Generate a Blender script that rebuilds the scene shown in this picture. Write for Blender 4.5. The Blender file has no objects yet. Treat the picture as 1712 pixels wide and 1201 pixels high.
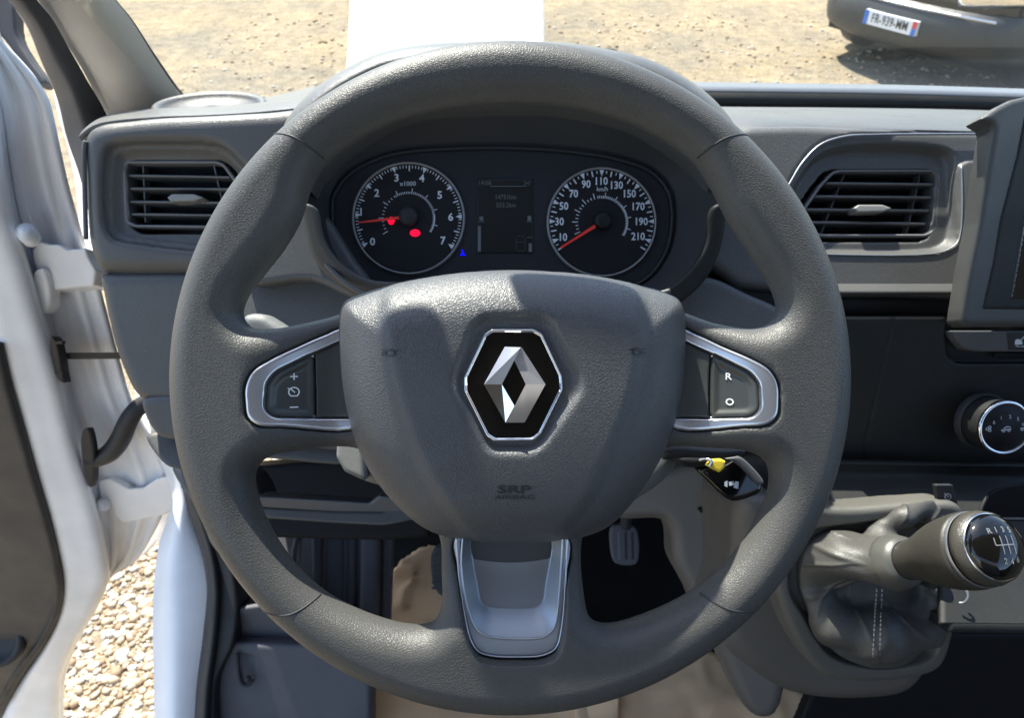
import bpy, bmesh, math, random
import numpy as np
from mathutils import Vector, Matrix, noise as mnoise
random.seed(3); np.random.seed(3)
scene = bpy.context.scene
COL = scene.collection
R = math.radians
# ------------------------------------------------------------------ camera, world, sun
TILT = R(38); CT, ST = math.cos(TILT), math.sin(TILT)
CAMZ = 1.95; F = 1236.0; CX, CY = 856.0, 600.5
cam_d = bpy.data.cameras.new('camera'); cam = bpy.data.objects.new('camera', cam_d); COL.objects.link(cam)
cam.location = (0, 0, CAMZ); cam.rotation_euler = (R(90) - TILT, 0, 0)
cam_d.sensor_width = 36; cam_d.lens = 36 * F / 1712; cam_d.clip_start = 0.02; cam_d.clip_end = 500
cam_d.dof.use_dof = True; cam_d.dof.focus_distance = 0.42; cam_d.dof.aperture_fstop = 18
scene.camera = cam
def KW(p):                      # wheel frame (right, up in the wheel's plane, towards the driver) -> world
    p = np.asarray(p, float)
    o = np.empty_like(p)
    o[..., 0] = p[..., 0]
    o[..., 1] = p[..., 1] * ST - p[..., 2] * CT
    o[..., 2] = p[..., 1] * CT + p[..., 2] * ST + CAMZ
    return o
SUNK = np.array([-0.28, 0.95, 0.11]); SUNK /= np.linalg.norm(SUNK)
sun_w = Vector(KW(SUNK) - np.array([0, 0, CAMZ]))
world = bpy.data.worlds.new('World'); scene.world = world; world.use_nodes = True
wn = world.node_tree.nodes; wl = world.node_tree.links
sky = wn.new('ShaderNodeTexSky'); sky.sky_type = 'NISHITA'; sky.sun_disc = False
sky.sun_elevation = math.asin(sun_w.z); sky.sun_rotation = math.atan2(sun_w.x, sun_w.y)
wl.new(sky.outputs[0], wn['Background'].inputs[0]); wn['Background'].inputs[1].default_value = 0.15
sl = bpy.data.lights.new('sun', 'SUN'); sl.energy = 5.0; sl.angle = R(0.6); sl.color = (1, .945, .84)
so = bpy.data.objects.new('sun', sl); COL.objects.link(so); so.rotation_euler = sun_w.to_track_quat('Z', 'Y').to_euler()
so.location = (0, 0, 6)
scene.view_settings.view_transform = 'Standard'; scene.view_settings.look = 'None'
scene.view_settings.exposure = 1.55; scene.view_settings.gamma = 1
scene.cycles.max_bounces = 8; scene.cycles.transparent_max_bounces = 12
scene.cycles.sample_clamp_indirect = 6

# ------------------------------------------------------------------ helpers
def P(px, py, d):               # a point seen at px,py lying d metres in front of the lens plane, wheel frame
    return np.array([(px - CX) / F * d, (CY - py) / F * d, -d])
def W(px, py, d): return Vector(KW(P(px, py, d)))
def smooth_poly(pts, n=6, closed=True):
    pts = np.asarray(pts, float); m = len(pts); out = []
    rng = range(m) if closed else range(m - 1)
    for i in rng:
        if closed: a, b, c, d = pts[i - 1], pts[i], pts[(i + 1) % m], pts[(i + 2) % m]
        else: a, b, c, d = pts[max(i - 1, 0)], pts[i], pts[i + 1], pts[min(i + 2, m - 1)]
        # centripetal Catmull-Rom
        def k(t, p, q): return t + max(np.linalg.norm(q - p), 1e-6) ** .5
        t0 = 0; t1 = k(t0, a, b); t2 = k(t1, b, c); t3 = k(t2, c, d)
        for j in range(n):
            t = t1 + (t2 - t1) * j / n
            A1 = (t1 - t) / (t1 - t0) * a + (t - t0) / (t1 - t0) * b
            A2 = (t2 - t) / (t2 - t1) * b + (t - t1) / (t2 - t1) * c
            A3 = (t3 - t) / (t3 - t2) * c + (t - t2) / (t3 - t2) * d
            B1 = (t2 - t) / (t2 - t0) * A1 + (t - t0) / (t2 - t0) * A2
            B2 = (t3 - t) / (t3 - t1) * A2 + (t - t1) / (t3 - t1) * A3
            out.append((t2 - t) / (t2 - t1) * B1 + (t - t1) / (t2 - t1) * B2)
    if not closed: out.append(pts[-1])
    return np.array(out)
def round_poly(pts, r, n=5):    # straight edges, corners rounded by r (same unit as the points); r may be a list
    pts = np.asarray(pts, float); m = len(pts); out = []
    for i in range(m):
        rr = r[i] if isinstance(r, (list, tuple)) else r
        p, a, b = pts[i], pts[i - 1], pts[(i + 1) % m]
        va, vb = a - p, b - p; la, lb = np.linalg.norm(va), np.linalg.norm(vb)
        q = min(rr, la * .49, lb * .49)
        if q <= 0: out.append(p); continue
        s, e = p + va / la * q, p + vb / lb * q
        for j in range(n + 1):
            t = j / n; out.append((1 - t) ** 2 * s + 2 * t * (1 - t) * p + t * t * e)
    return np.array(out)
def psdf(poly, X, Y):           # signed distance to a polygon, positive inside
    shp = X.shape; X = X.ravel(); Y = Y.ravel(); d2 = np.full(X.shape, 1e9); ins = np.zeros(X.shape, bool)
    m = len(poly)
    for i in range(m):
        ax, ay = poly[i]; bx, by = poly[(i + 1) % m]
        ex, ey = bx - ax, by - ay; l2 = ex * ex + ey * ey
        if l2 < 1e-16: continue
        wx, wy = X - ax, Y - ay
        t = np.clip((wx * ex + wy * ey) / l2, 0, 1)
        d2 = np.minimum(d2, (wx - t * ex) ** 2 + (wy - t * ey) ** 2)
        c = (ay > Y) != (by > Y)
        if ey != 0: ins ^= c & (X < ex * (Y - ay) / ey + ax)
    return (np.sqrt(d2) * np.where(ins, 1, -1)).reshape(shp)
def sst(a, b, x):
    t = np.clip((x - a) / (b - a), 0, 1); return t * t * (3 - 2 * t)
def smin(a, b, k):
    h = np.clip(.5 + .5 * (b - a) / k, 0, 1); return b * (1 - h) + a * h - k * h * (1 - h)

def link(o, parent=None):
    COL.objects.link(o)
    if parent is not None: o.parent = parent
    return o
def root_off(parent):
    o = Vector((0, 0, 0)); p = parent
    while p is not None: o += p.location; p = p.parent
    return o
def obj_np(name, V, faces, mat, parent=None, kind=None, smooth=True):
    """V: Nx3 world coordinates; faces: list of index tuples or Mx4 / Mx3 array -> one mesh object"""
    V = np.asarray(V, float)
    if parent is None:
        base = Vector(((V[:, 0].min() + V[:, 0].max()) / 2, (V[:, 1].min() + V[:, 1].max()) / 2, V[:, 2].min())); off = base
    else: base = Vector((0, 0, 0)); off = root_off(parent)
    me = bpy.data.meshes.new(name); Vl = V - np.array(off)
    if isinstance(faces, np.ndarray):
        k = faces.shape[1]; nf = len(faces)
        me.vertices.add(len(Vl)); me.vertices.foreach_set('co', Vl.astype(np.float32).ravel())
        me.loops.add(nf * k); me.loops.foreach_set('vertex_index', faces.astype(np.int32).ravel())
        me.polygons.add(nf); me.polygons.foreach_set('loop_start', np.arange(0, nf * k, k, dtype=np.int32))
        me.polygons.foreach_set('loop_total', np.full(nf, k, dtype=np.int32))
        me.update(calc_edges=True)
    else:
        me.from_pydata([tuple(v) for v in Vl], [], [tuple(f) for f in faces]); me.update()
    if smooth: me.polygons.foreach_set('use_smooth', np.ones(len(me.polygons), bool))
    if mat is not None: me.materials.append(mat)
    o = bpy.data.objects.new(name, me); o.location = base
    if kind: o['kind'] = kind
    return link(o, parent)
def tag(o, label, cat, group=None):
    o['label'] = label; o['category'] = cat
    if group: o['group'] = group
    return o
def thing(name, label, cat, loc=(0, 0, 0), group=None):
    o = bpy.data.objects.new(name, None); o.location = loc; o.empty_display_size = .05
    COL.objects.link(o); return tag(o, label, cat, group)

def nets(F3, x, y, z):
    """surface nets: F3<0 inside; returns verts, quads"""
    nx, ny, nz = F3.shape; ins = F3 < 0
    cs = ((nx - 1), (ny - 1), (nz - 1)); ncell = cs[0] * cs[1] * cs[2]
    acc_i = []; acc_p = []; quads = []
    def cid(i, j, k): return (i * cs[1] + j) * cs[2] + k
    for ax in range(3):
        s0 = [slice(None)] * 3; s1 = [slice(None)] * 3; s0[ax] = slice(0, -1); s1[ax] = slice(1, None)
        A = ins[tuple(s0)]; B = ins[tuple(s1)]
        idx = np.array(np.nonzero(A != B)).T
        i, j, k = idx.T
        f0 = F3[tuple(s0)][i, j, k]; f1 = F3[tuple(s1)][i, j, k]; t = f0 / (f0 - f1)
        p = idx.astype(float); p[:, ax] += t
        o1, o2 = [a for a in range(3) if a != ax]
        ok = (idx[:, o1] > 0) & (idx[:, o2] > 0) & (idx[:, o1] < F3.shape[o1] - 1) & (idx[:, o2] < F3.shape[o2] - 1)
        idx = idx[ok]; p = p[ok]; sgn = A[i, j, k][ok]
        cs4 = []
        for (a, b) in ((0, 0), (1, 0), (1, 1), (0, 1)):
            q = idx.copy(); q[:, o1] -= a; q[:, o2] -= b
            c = cid(q[:, 0], q[:, 1], q[:, 2]); cs4.append(c); acc_i.append(c); acc_p.append(p)
        Q = np.stack(cs4, 1)
        flip = sgn if ax != 1 else ~sgn
        Q = np.where(flip[:, None], Q, Q[:, ::-1]); quads.append(Q)
    I = np.concatenate(acc_i); Pp = np.concatenate(acc_p); Q = np.concatenate(quads)
    u, inv = np.unique(I, return_inverse=True)
    cnt = np.bincount(inv).astype(float)
    V = np.stack([np.bincount(inv, weights=Pp[:, a]) / cnt for a in range(3)], 1)
    V[:, 0] = x[0] + V[:, 0] * (x[1] - x[0]); V[:, 1] = y[0] + V[:, 1] * (y[1] - y[0]); V[:, 2] = z[0] + V[:, 2] * (z[1] - z[0])
    Q = np.searchsorted(u, Q)
    return V, Q
class Plane:                    # depth plane: d0 at pixel (cx,cy), slopes a=dw/du, b=dw/dv
    def __init__(s, d0, a=0, b=0, c=(CX, CY)):
        s.d0, s.a, s.b = d0, a, b; s.uc = (c[0] - CX) / F * d0; s.vc = (CY - c[1]) / F * d0
    def w(s, U, V): return -s.d0 + s.a * (U - s.uc) + s.b * (V - s.vc)
    def hit(s, px, py):
        ux, vy = (px - CX) / F, (CY - py) / F
        t = (s.d0 + s.a * s.uc + s.b * s.vc) / (1 + s.a * ux + s.b * vy)
        return np.array([t * ux, t * vy, -t])
    def poly(s, pts): return np.array([s.hit(*p)[:2] for p in pts])
def pl(x): return x if isinstance(x, Plane) else Plane(x)
def slab(name, pts, plane, thick, r, mat, parent=None, holes=(), sm=True, res=None, relief=None, n=6, label=None, kind=None, wmap=None):
    """a plate with rounded front edges; pts in picture pixels on its front plane; holes: (pts, depth or None, sm, edge r)"""
    plane = pl(plane)
    q = smooth_poly(pts, n) if sm is True else (round_poly(pts, sm) if sm else np.asarray(pts, float))
    po = plane.poly(q)
    mn, mx = po.min(0), po.max(0); ext = (mx - mn).max()
    if res is None: res = min(max(ext / 130, .0006), .004)
    m = 2.5 * res
    x = np.arange(mn[0] - m, mx[0] + m + res, res); y = np.arange(mn[1] - m, mx[1] + m + res, res)
    X, Y = np.meshgrid(x, y, indexing='ij')
    D = psdf(po, X, Y); H = np.zeros_like(X)
    hs = []
    for h in holes:
        hp = h[0]; dep = h[1] if len(h) > 1 else None; hsm = h[2] if len(h) > 2 else True; hr = h[3] if len(h) > 3 else r * .6
        hq = smooth_poly(hp, n) if hsm is True else (round_poly(hp, hsm) if hsm else np.asarray(hp, float))
        Dh = psdf(plane.poly(hq), X, Y)
        if dep is None: D = np.minimum(D, -Dh)
        else: H -= dep * sst(-hr, hr, Dh)
    if relief is not None: H = H + relief(X, Y, D)
    wf = plane.w(X, Y) + H
    rz = max(res * 0.8, 1e-4) if thick < 10 * res else res
    rz = min(rz, thick / 4)
    zmin = wf.min() - thick - 2.5 * rz; zmax = wf.max() + 2.5 * rz
    nz = int((zmax - zmin) / rz) + 2
    if nz > 150: rz = (zmax - zmin) / 150; nz = 152
    z = zmin + np.arange(nz) * rz
    zt = z[None, None, :] - wf[:, :, None]
    a = (r - D)[:, :, None] * np.ones_like(zt); b = zt + r
    f = np.minimum(np.maximum(a, b), 0) + np.sqrt(np.maximum(a, 0) ** 2 + np.maximum(b, 0) ** 2) - r
    f = np.maximum(f, -(zt + thick))
    f += 1e-7
    V, Q = nets(f, x, y, z)
    if wmap is not None: V = wmap(V)
    o = obj_np(name, KW(V), Q, mat, parent, kind)
    if label: o['label'] = label
    return o
def loft(name, rows, mat, parent=None, thick=0.0, n=8, m=8, kind=None, closed=False, smooth_v=True, label=None):
    """rows: polylines of (px,py,d); all resampled to the same count, smooth both ways"""
    R3 = []
    L = max(len(r) for r in rows)
    for r in rows:
        a = np.array([P(*p) for p in r]); s = smooth_poly(a, 12, False) if len(a) > 2 else a
        seg = np.r_[0, np.cumsum(np.linalg.norm(np.diff(s, axis=0), axis=1))]
        t = np.linspace(0, seg[-1], L * n)
        R3.append(np.stack([np.interp(t, seg, s[:, k]) for k in range(3)], 1))
    G = np.array(R3)
    if len(rows) > 2 and smooth_v:
        G = np.stack([smooth_poly(G[:, i], m, False) for i in range(G.shape[1])], 1)
    return grid_obj(name, KW(G), mat, parent, thick, kind, label)
def grid_obj(name, G, mat, parent=None, thick=0, kind=None, label=None, wrap=False):
    a, b = G.shape[:2]; V = G.reshape(-1, 3)
    i, j = np.meshgrid(np.arange(a - 1), np.arange(b if wrap else b - 1), indexing='ij'); i = i.ravel(); j = j.ravel(); j2 = (j + 1) % b
    Q = np.stack([i * b + j, (i + 1) * b + j, (i + 1) * b + j2, i * b + j2], 1)
    o = obj_np(name, V, Q, mat, parent, kind)
    if thick:
        md = o.modifiers.new('solid', 'SOLIDIFY'); md.thickness = thick; md.offset = 0
    if label: o['label'] = label
    return o
def tube(name, pts, r, mat, parent=None, seg=10, world_pts=False, cap=True, kind=None, sub=6):
    a = np.array(pts, float) if world_pts else KW(np.array([P(*p) for p in pts]))
    s = smooth_poly(a, sub, False) if len(a) > 2 else a
    rr = np.interp(np.linspace(0, 1, len(s)), np.linspace(0, 1, len(r)), r) if isinstance(r, (list, tuple)) else np.full(len(s), r)
    G = []; up = Vector((0.13, 0.21, 1)).normalized()
    for i, p in enumerate(s):
        t = Vector(s[min(i + 1, len(s) - 1)] - s[max(i - 1, 0)]).normalized()
        x = up.cross(t).normalized() if abs(up.dot(t)) < .98 else Vector((1, 0, 0)).cross(t).normalized()
        y = t.cross(x)
        G.append([np.array(Vector(p) + (x * math.cos(q) + y * math.sin(q)) * rr[i]) for q in np.linspace(0, 2 * math.pi, seg, endpoint=False)])
    G = np.array(G); a_, b_ = G.shape[:2]; V = G.reshape(-1, 3); F_ = []
    for i in range(a_ - 1):
        for j in range(b_): F_.append((i * b_ + j, i * b_ + (j + 1) % b_, (i + 1) * b_ + (j + 1) % b_, (i + 1) * b_ + j))
    if cap: F_.append(tuple(range(b_ - 1, -1, -1))); F_.append(tuple((a_ - 1) * b_ + j for j in range(b_)))
    return obj_np(name, V, F_, mat, parent, kind)
def lathe(name, base, axis, prof, mat, parent=None, seg=48, ref=(0, 1, 0), wmod=None):
    """base, axis in wheel frame; prof: list of (along, radius)"""
    ax = Vector(axis).normalized(); x = Vector(ref).cross(ax).normalized(); y = ax.cross(x)
    G = []
    for (h, r) in prof:
        G.append([np.array(Vector(base) + ax * h + (x * math.cos(q) + y * math.sin(q)) * r) for q in np.linspace(0, 2 * math.pi, seg, endpoint=False)])
    G = np.array(G)
    if wmod is not None: G = wmod(G)
    return grid_obj(name, KW(G), mat, parent, wrap=True)
def prism(name, pts, plane, h, mat, parent=None, back=0.0, fn=None, smooth=False, label=None, kind=None):
    """flat polygon in pixels standing h proud of its plane; fn(u,v) overrides the front height"""
    plane = pl(plane); po = plane.poly(pts); n = len(po)
    wf = fn(po[:, 0], po[:, 1]) if fn is not None else plane.w(po[:, 0], po[:, 1])
    top = np.c_[po, wf + h]; bot = np.c_[po, wf - back]
    V = np.r_[top, bot]; F_ = [tuple(range(n)), tuple(range(2 * n - 1, n - 1, -1))] + [(i, i + n, (i + 1) % n + n, (i + 1) % n) for i in range(n)]
    ar = sum(po[i - 1][0] * po[i][1] - po[i][0] * po[i - 1][1] for i in range(n))
    if ar < 0: F_ = [f[::-1] for f in F_]
    o = obj_np(name, KW(V), F_, mat, parent, kind, smooth=smooth)
    if label: o['label'] = label
    return o
def multi(name, polys, plane, h, mat, parent=None, fn=None, kind=None, label=None):
    """many flat printed marks as one part"""
    plane = pl(plane); V = []; F_ = []
    for pts in polys:
        po = plane.poly(pts)
        wf = fn(po[:, 0], po[:, 1]) if fn is not None else plane.w(po[:, 0], po[:, 1])
        ar = sum(po[i - 1][0] * po[i][1] - po[i][0] * po[i - 1][1] for i in range(len(po)))
        idx = list(range(len(V), len(V) + len(po)))
        if ar < 0: idx = idx[::-1]
        V += [tuple(q) for q in np.c_[po, wf + h]]; F_.append(tuple(idx))
    o = obj_np(name, KW(np.array(V)), F_, mat, parent, kind, smooth=False)
    if label: o['label'] = label
    return o
def stroke(a, b, w):            # a thin quad from a to b in pixels
    a = np.array(a, float); b = np.array(b, float); t = b - a; t /= np.linalg.norm(t); nn = np.array([-t[1], t[0]]) * w / 2
    return [a + nn, b + nn, b - nn, a - nn]
def arcstroke(c, r, a0, a1, w, n=16, ry=None):
    out = []; ry = ry or r
    for i in range(n):
        q0 = R(a0 + (a1 - a0) * i / n); q1 = R(a0 + (a1 - a0) * (i + 1) / n)
        out.append([(c[0] + (r - w / 2) * math.cos(q0), c[1] - (ry - w / 2) * math.sin(q0)), (c[0] + (r + w / 2) * math.cos(q0), c[1] - (ry + w / 2) * math.sin(q0)),
                    (c[0] + (r + w / 2) * math.cos(q1), c[1] - (ry + w / 2) * math.sin(q1)), (c[0] + (r - w / 2) * math.cos(q1), c[1] - (ry - w / 2) * math.sin(q1))])
    return out
def text(name, s, px, py, size, plane, mat, parent, h=.0003, fn=None, ext=0.0, rot=0, sx=1.0, bold=0.0, shear=0, label=None, xf=None):
    """size = cap height in pixels; centred on px,py"""
    plane = pl(plane)
    cu = bpy.data.curves.new('t', 'FONT'); cu.body = s; cu.size = 1; cu.align_x = 'CENTER'; cu.align_y = 'CENTER'; cu.resolution_u = 2
    cu.extrude = ext; cu.offset = bold; cu.shear = shear
    t = bpy.data.objects.new('t', cu); COL.objects.link(t)
    dg = bpy.context.evaluated_depsgraph_get(); me = bpy.data.meshes.new_from_object(t.evaluated_get(dg))
    bpy.data.objects.remove(t); bpy.data.curves.remove(cu)
    n = len(me.vertices); co = np.empty(n * 3); me.vertices.foreach_get('co', co); co = co.reshape(-1, 3)
    k = size / .70
    cy = (co[:, 1].min() + co[:, 1].max()) / 2; cx = (co[:, 0].min() + co[:, 0].max()) / 2
    if xf is not None:
        XY = np.array([xf((x - cx) * k * sx, (y - cy) * k) for x, y in co[:, :2]])
        pts = np.c_[px + XY[:, 0], py - XY[:, 1]]
    else:
        c, s_ = math.cos(rot), math.sin(rot); a = (co[:, 0] - cx) * k * sx; b = (co[:, 1] - cy) * k
        pts = np.c_[px + a * c - b * s_, py - (a * s_ + b * c)]
    po = plane.poly(pts)
    wf = fn(po[:, 0], po[:, 1]) if fn is not None else plane.w(po[:, 0], po[:, 1])
    wz = wf + h + (co[:, 2] if ext else 0)
    w = KW(np.c_[po, wz]) - np.array(root_off(parent))
    me.vertices.foreach_set('co', w.ravel()); me.materials.clear(); me.materials.append(mat); me.name = name; me.update()
    o = bpy.data.objects.new(name, me); link(o, parent)
    if label: o['label'] = label
    return o

# ------------------------------------------------------------------ materials
def mat_new(name):
    m = bpy.data.materials.new(name); m.use_nodes = True; nt = m.node_tree
    return m, nt, nt.nodes['Principled BSDF']
def N(nt, typ, **kw):
    n = nt.nodes.new(typ)
    for k, v in kw.items(): setattr(n, k, v)
    return n
def plastic(name, col, rough=.45, grain=0.0, gscale=900, spec=.5, metallic=0, coat=0, dust=0.0, fine=0.0, tint=None):
    m, nt, b = mat_new(name); L = nt.links
    b.inputs['Roughness'].default_value = rough; b.inputs['Specular IOR Level'].default_value = spec
    b.inputs['Metallic'].default_value = metallic; b.inputs['Coat Weight'].default_value = coat
    tc = N(nt, 'ShaderNodeTexCoord')
    ns = N(nt, 'ShaderNodeTexNoise'); ns.inputs['Scale'].default_value = 14; ns.inputs['Detail'].default_value = 5
    L.new(tc.outputs['Object'], ns.inputs['Vector'])
    cr = N(nt, 'ShaderNodeMixRGB'); cr.blend_type = 'MIX'
    t2 = tint or tuple(c * 1.22 + .004 for c in col)
    cr.inputs[1].default_value = (*[c * .86 for c in col], 1); cr.inputs[2].default_value = (*t2, 1)
    L.new(ns.outputs['Fac'], cr.inputs[0]); last = cr.outputs[0]
    if dust:
        n2 = N(nt, 'ShaderNodeTexNoise'); n2.inputs['Scale'].default_value = 420; n2.inputs['Detail'].default_value = 3
        L.new(tc.outputs['Object'], n2.inputs['Vector'])
        rp = N(nt, 'ShaderNodeValToRGB'); rp.color_ramp.elements[0].position = .66; rp.color_ramp.elements[1].position = .82
        L.new(n2.outputs['Fac'], rp.inputs[0])
        mu = N(nt, 'ShaderNodeMath', operation='MULTIPLY'); mu.inputs[1].default_value = dust; L.new(rp.outputs[0], mu.inputs[0])
        mx = N(nt, 'ShaderNodeMixRGB'); mx.inputs[2].default_value = (.42, .38, .32, 1)
        L.new(mu.outputs[0], mx.inputs[0]); L.new(last, mx.inputs[1]); last = mx.outputs[0]
    if grain:
        vo = N(nt, 'ShaderNodeTexVoronoi'); vo.feature = 'DISTANCE_TO_EDGE'; vo.inputs['Scale'].default_value = gscale
        nz = N(nt, 'ShaderNodeTexNoise'); nz.inputs['Scale'].default_value = gscale * .6; nz.inputs['Detail'].default_value = 1
        L.new(tc.outputs['Object'], nz.inputs['Vector'])
        va = N(nt, 'ShaderNodeVectorMath', operation='MULTIPLY_ADD'); va.inputs[1].default_value = (.9 / gscale,) * 3
        L.new(nz.outputs['Color'], va.inputs[0]); L.new(tc.outputs['Object'], va.inputs[2]); L.new(va.outputs[0], vo.inputs['Vector'])
        rp = N(nt, 'ShaderNodeValToRGB'); rp.color_ramp.elements[0].position = .0; rp.color_ramp.elements[1].position = .32
        rp.color_ramp.interpolation = 'EASE'; L.new(vo.outputs['Distance'], rp.inputs[0])
        bm = N(nt, 'ShaderNodeBump'); bm.inputs['Strength'].default_value = 1; bm.inputs['Distance'].default_value = grain
        L.new(rp.outputs[0], bm.inputs['Height']); L.new(bm.outputs[0], b.inputs['Normal'])
        mm = N(nt, 'ShaderNodeMixRGB'); mm.blend_type = 'MULTIPLY'; mm.inputs[0].default_value = .35
        r2 = N(nt, 'ShaderNodeMapRange'); r2.inputs[3].default_value = .45; L.new(rp.outputs[0], r2.inputs[0])
        L.new(last, mm.inputs[1]); L.new(r2.outputs[0], mm.inputs[2]); last = mm.outputs[0]
    elif fine:
        nz = N(nt, 'ShaderNodeTexNoise'); nz.inputs['Scale'].default_value = 1500; nz.inputs['Detail'].default_value = 2
        L.new(tc.outputs['Object'], nz.inputs['Vector'])
        bm = N(nt, 'ShaderNodeBump'); bm.inputs['Strength'].default_value = 1; bm.inputs['Distance'].default_value = fine
        L.new(nz.outputs['Fac'], bm.inputs['Height']); L.new(bm.outputs[0], b.inputs['Normal'])
    nr = N(nt, 'ShaderNodeTexNoise'); nr.inputs['Scale'].default_value = 22; nr.inputs['Detail'].default_value = 4; L.new(tc.outputs['Object'], nr.inputs['Vector'])
    mr_ = N(nt, 'ShaderNodeMapRange'); mr_.inputs[1].default_value = .3; mr_.inputs[2].default_value = .7; mr_.inputs[3].default_value = rough * .86; mr_.inputs[4].default_value = min(1, rough * 1.16)
    L.new(nr.outputs['Fac'], mr_.inputs[0]); L.new(mr_.outputs[0], b.inputs['Roughness'])
    L.new(last, b.inputs['Base Color'])
    return m
def plain(name, col, rough=.5, metallic=0, emit=0, coat=0, spec=.5):
    m, nt, b = mat_new(name); b.inputs['Base Color'].default_value = (*col, 1); b.inputs['Roughness'].default_value = rough
    b.inputs['Metallic'].default_value = metallic; b.inputs['Coat Weight'].default_value = coat; b.inputs['Specular IOR Level'].default_value = spec
    if emit: b.inputs['Emission Color'].default_value = (*col, 1); b.inputs['Emission Strength'].default_value = emit
    return m
M = {}
M['leather'] = plastic('leather_grain', (.074, .073, .070), .45, .00009, 760, .38, dust=.10)
M['rimsmooth'] = plastic('rim_moulded_plastic', (.078, .077, .074), .44, .00005, 1100, .45, dust=.06)
M['pad'] = plastic('airbag_cover_leather', (.070, .073, .078), .45, .00012, 700, .55, dust=.06)
M['dash'] = plastic('dash_grain', (.086, .086, .083), .42, .00009, 700, .5, dust=.25)
M['dashplain'] = plastic('dash_smooth_plastic', (.075, .077, .082), .5, 0, fine=.00004, dust=.2)
M['dashdark'] = plastic('console_black_grain', (.017, .018, .018), .55, .00006, 800, .28, dust=.10)
M['trimgrey'] = plastic('trim_grey', (.072, .071, .068), .5, .00003, 1000, .4, dust=.2)
M['pillar'] = plastic('pillar_grey', (.27, .255, .225), .6, 0, fine=.00003)
M['black'] = plain('black_gap', (.006, .006, .007), .6, spec=.2)
M['blackgloss'] = plain('black_gloss', (.004, .004, .004), .06, coat=.3)
M['cowl'] = plastic('cowl_matt', (.022, .023, .026), .6, 0, fine=.00003, spec=.3)
M['face'] = plastic('cluster_face', (.013, .014, .018), .55, 0, fine=.00002, spec=.3)
M['dial'] = plain('dial_black', (.008, .008, .010), .5, spec=.25)
M['dialring'] = plain('dial_ring', (.24, .24, .24), .4, metallic=.3)
M['print'] = plain('white_print', (.58, .61, .66), .6)
M['printw'] = plain('bright_print', (.85, .86, .86), .6)
M['dimprint'] = plain('dim_print', (.11, .12, .125), .6)
M['red'] = plain('red_needle', (.75, .03, .02), .5)
M['redlamp'] = plain('red_warning_lamp', (1, .0, .03), .5, emit=.55)
M['bluelamp'] = plain('blue_lamp', (.0, .0, 1), .5, emit=.7)
M['screen'] = plain('lcd_screen', (.008, .009, .010), .35, spec=.4)
M['satin'] = plain('satin_chrome', (.60, .61, .65), .28, metallic=.9)
M['satin2'] = plastic('satin_silver_plastic', (.29, .305, .33), .38, 0, fine=.00001, metallic=.75)
M['chrome'] = plain('polished_chrome', (.82, .82, .83), .09, metallic=1)
M['brushed'] = plastic('brushed_chrome', (.70, .70, .72), .36, 0, fine=.00002, metallic=1)
M['button'] = plastic('button_grey', (.045, .048, .045), .34, 0, fine=.00001)
M['white'] = plastic('white_car_paint', (.88, .88, .89), .42, 0, coat=.15, dust=.05)
M['doortrim'] = plastic('door_trim_brown_grey', (.055, .050, .048), .6, 0, fine=.00005)
M['rubber'] = plastic('black_rubber', (.018, .019, .022), .6, 0, fine=.00005)
M['mat'] = plastic('footwell_mat', (.085, .086, .098), .7, 0, fine=.0001)
M['carpet'] = plastic('dark_carpet', (.018, .018, .018), .9, .0006, 380, .1)
M['paper'] = plastic('kraft_paper', (.78, .48, .25), .8, 0, fine=.00003, tint=(.85, .58, .34))
M['shroud'] = plastic('column_shroud', (.15, .155, .15), .5, .00006, 1000)
M['column'] = plastic('lower_console_plastic', (.10, .092, .084), .45, .00006, 1000, dust=.2)
M['boot'] = plastic('gaiter_leather', (.070, .068, .062), .48, .00009, 620, .45)
M['frame'] = plastic('gaiter_frame', (.10, .097, .085), .5, .00008, 800, dust=.2)
M['stitch'] = plain('stitching', (.52, .49, .42), .7)
M['stitchdark'] = plain('dark_stitching', (.12, .12, .11), .7)
M['yellow'] = plain('yellow_tag', (.85, .62, .05), .35)
M['knob'] = plastic('knob_leather', (.036, .034, .028), .45, .00006, 800)
M['knurl'] = plastic('knurled_ring', (.055, .051, .042), .35, .0001, 700)
M['silverplastic'] = plastic('lever_collar', (.09, .09, .082), .4, 0, fine=.00001, metallic=.3)
M['ledge'] = plastic('sky_sheen_ledge', (.095, .105, .12), .45, 0, fine=.00003)  # lighter bluish colour puts the sky's sheen into the ledge
M['panel'] = plain('bulkhead_grey', (.17, .17, .18), .8)
M['shade'] = plain('headliner', (.16, .16, .165), .9)
# ------------------------------------------------------------------ steering wheel
D0 = .42
def PX(pts, d=D0): return np.array([P(x, y, d)[:2] for x, y in pts])
wheel = thing('steering_wheel', 'large dark grey grained steering wheel with silver spoke trims and a diamond badge', 'steering wheel', tuple(W(853, 632, .46)))
O_top = [(548, 268), (590, 236), (650, 205), (740, 180), (850, 170), (960, 178), (1050, 203), (1115, 236), (1160, 270), (1190, 315), (1217, 368),
         (1255, 425), (1288, 478), (1299, 515), (1289, 538), (1262, 549), (1205, 541), (1135, 515), (1050, 490), (860, 470), (660, 490), (560, 524), (500, 541), (450, 550), (420, 547),
         (405, 527), (413, 497), (440, 460), (475, 415), (503, 365), (520, 312)]
O_ll = [(600, 757), (480, 757), (443, 768), (426, 792), (431, 835), (455, 890), (495, 948), (545, 993), (620, 1030), (692, 1047), (724, 1041), (737, 1016), (736, 960), (731, 905), (700, 860), (640, 800)]
O_lr = [(1110, 757), (1200, 752), (1252, 756), (1281, 774), (1287, 812), (1270, 860), (1230, 925), (1168, 983), (1090, 1024), (1015, 1045), (988, 1036), (978, 1003), (979, 900), (1020, 850), (1080, 790)]
res = .0012
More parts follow.
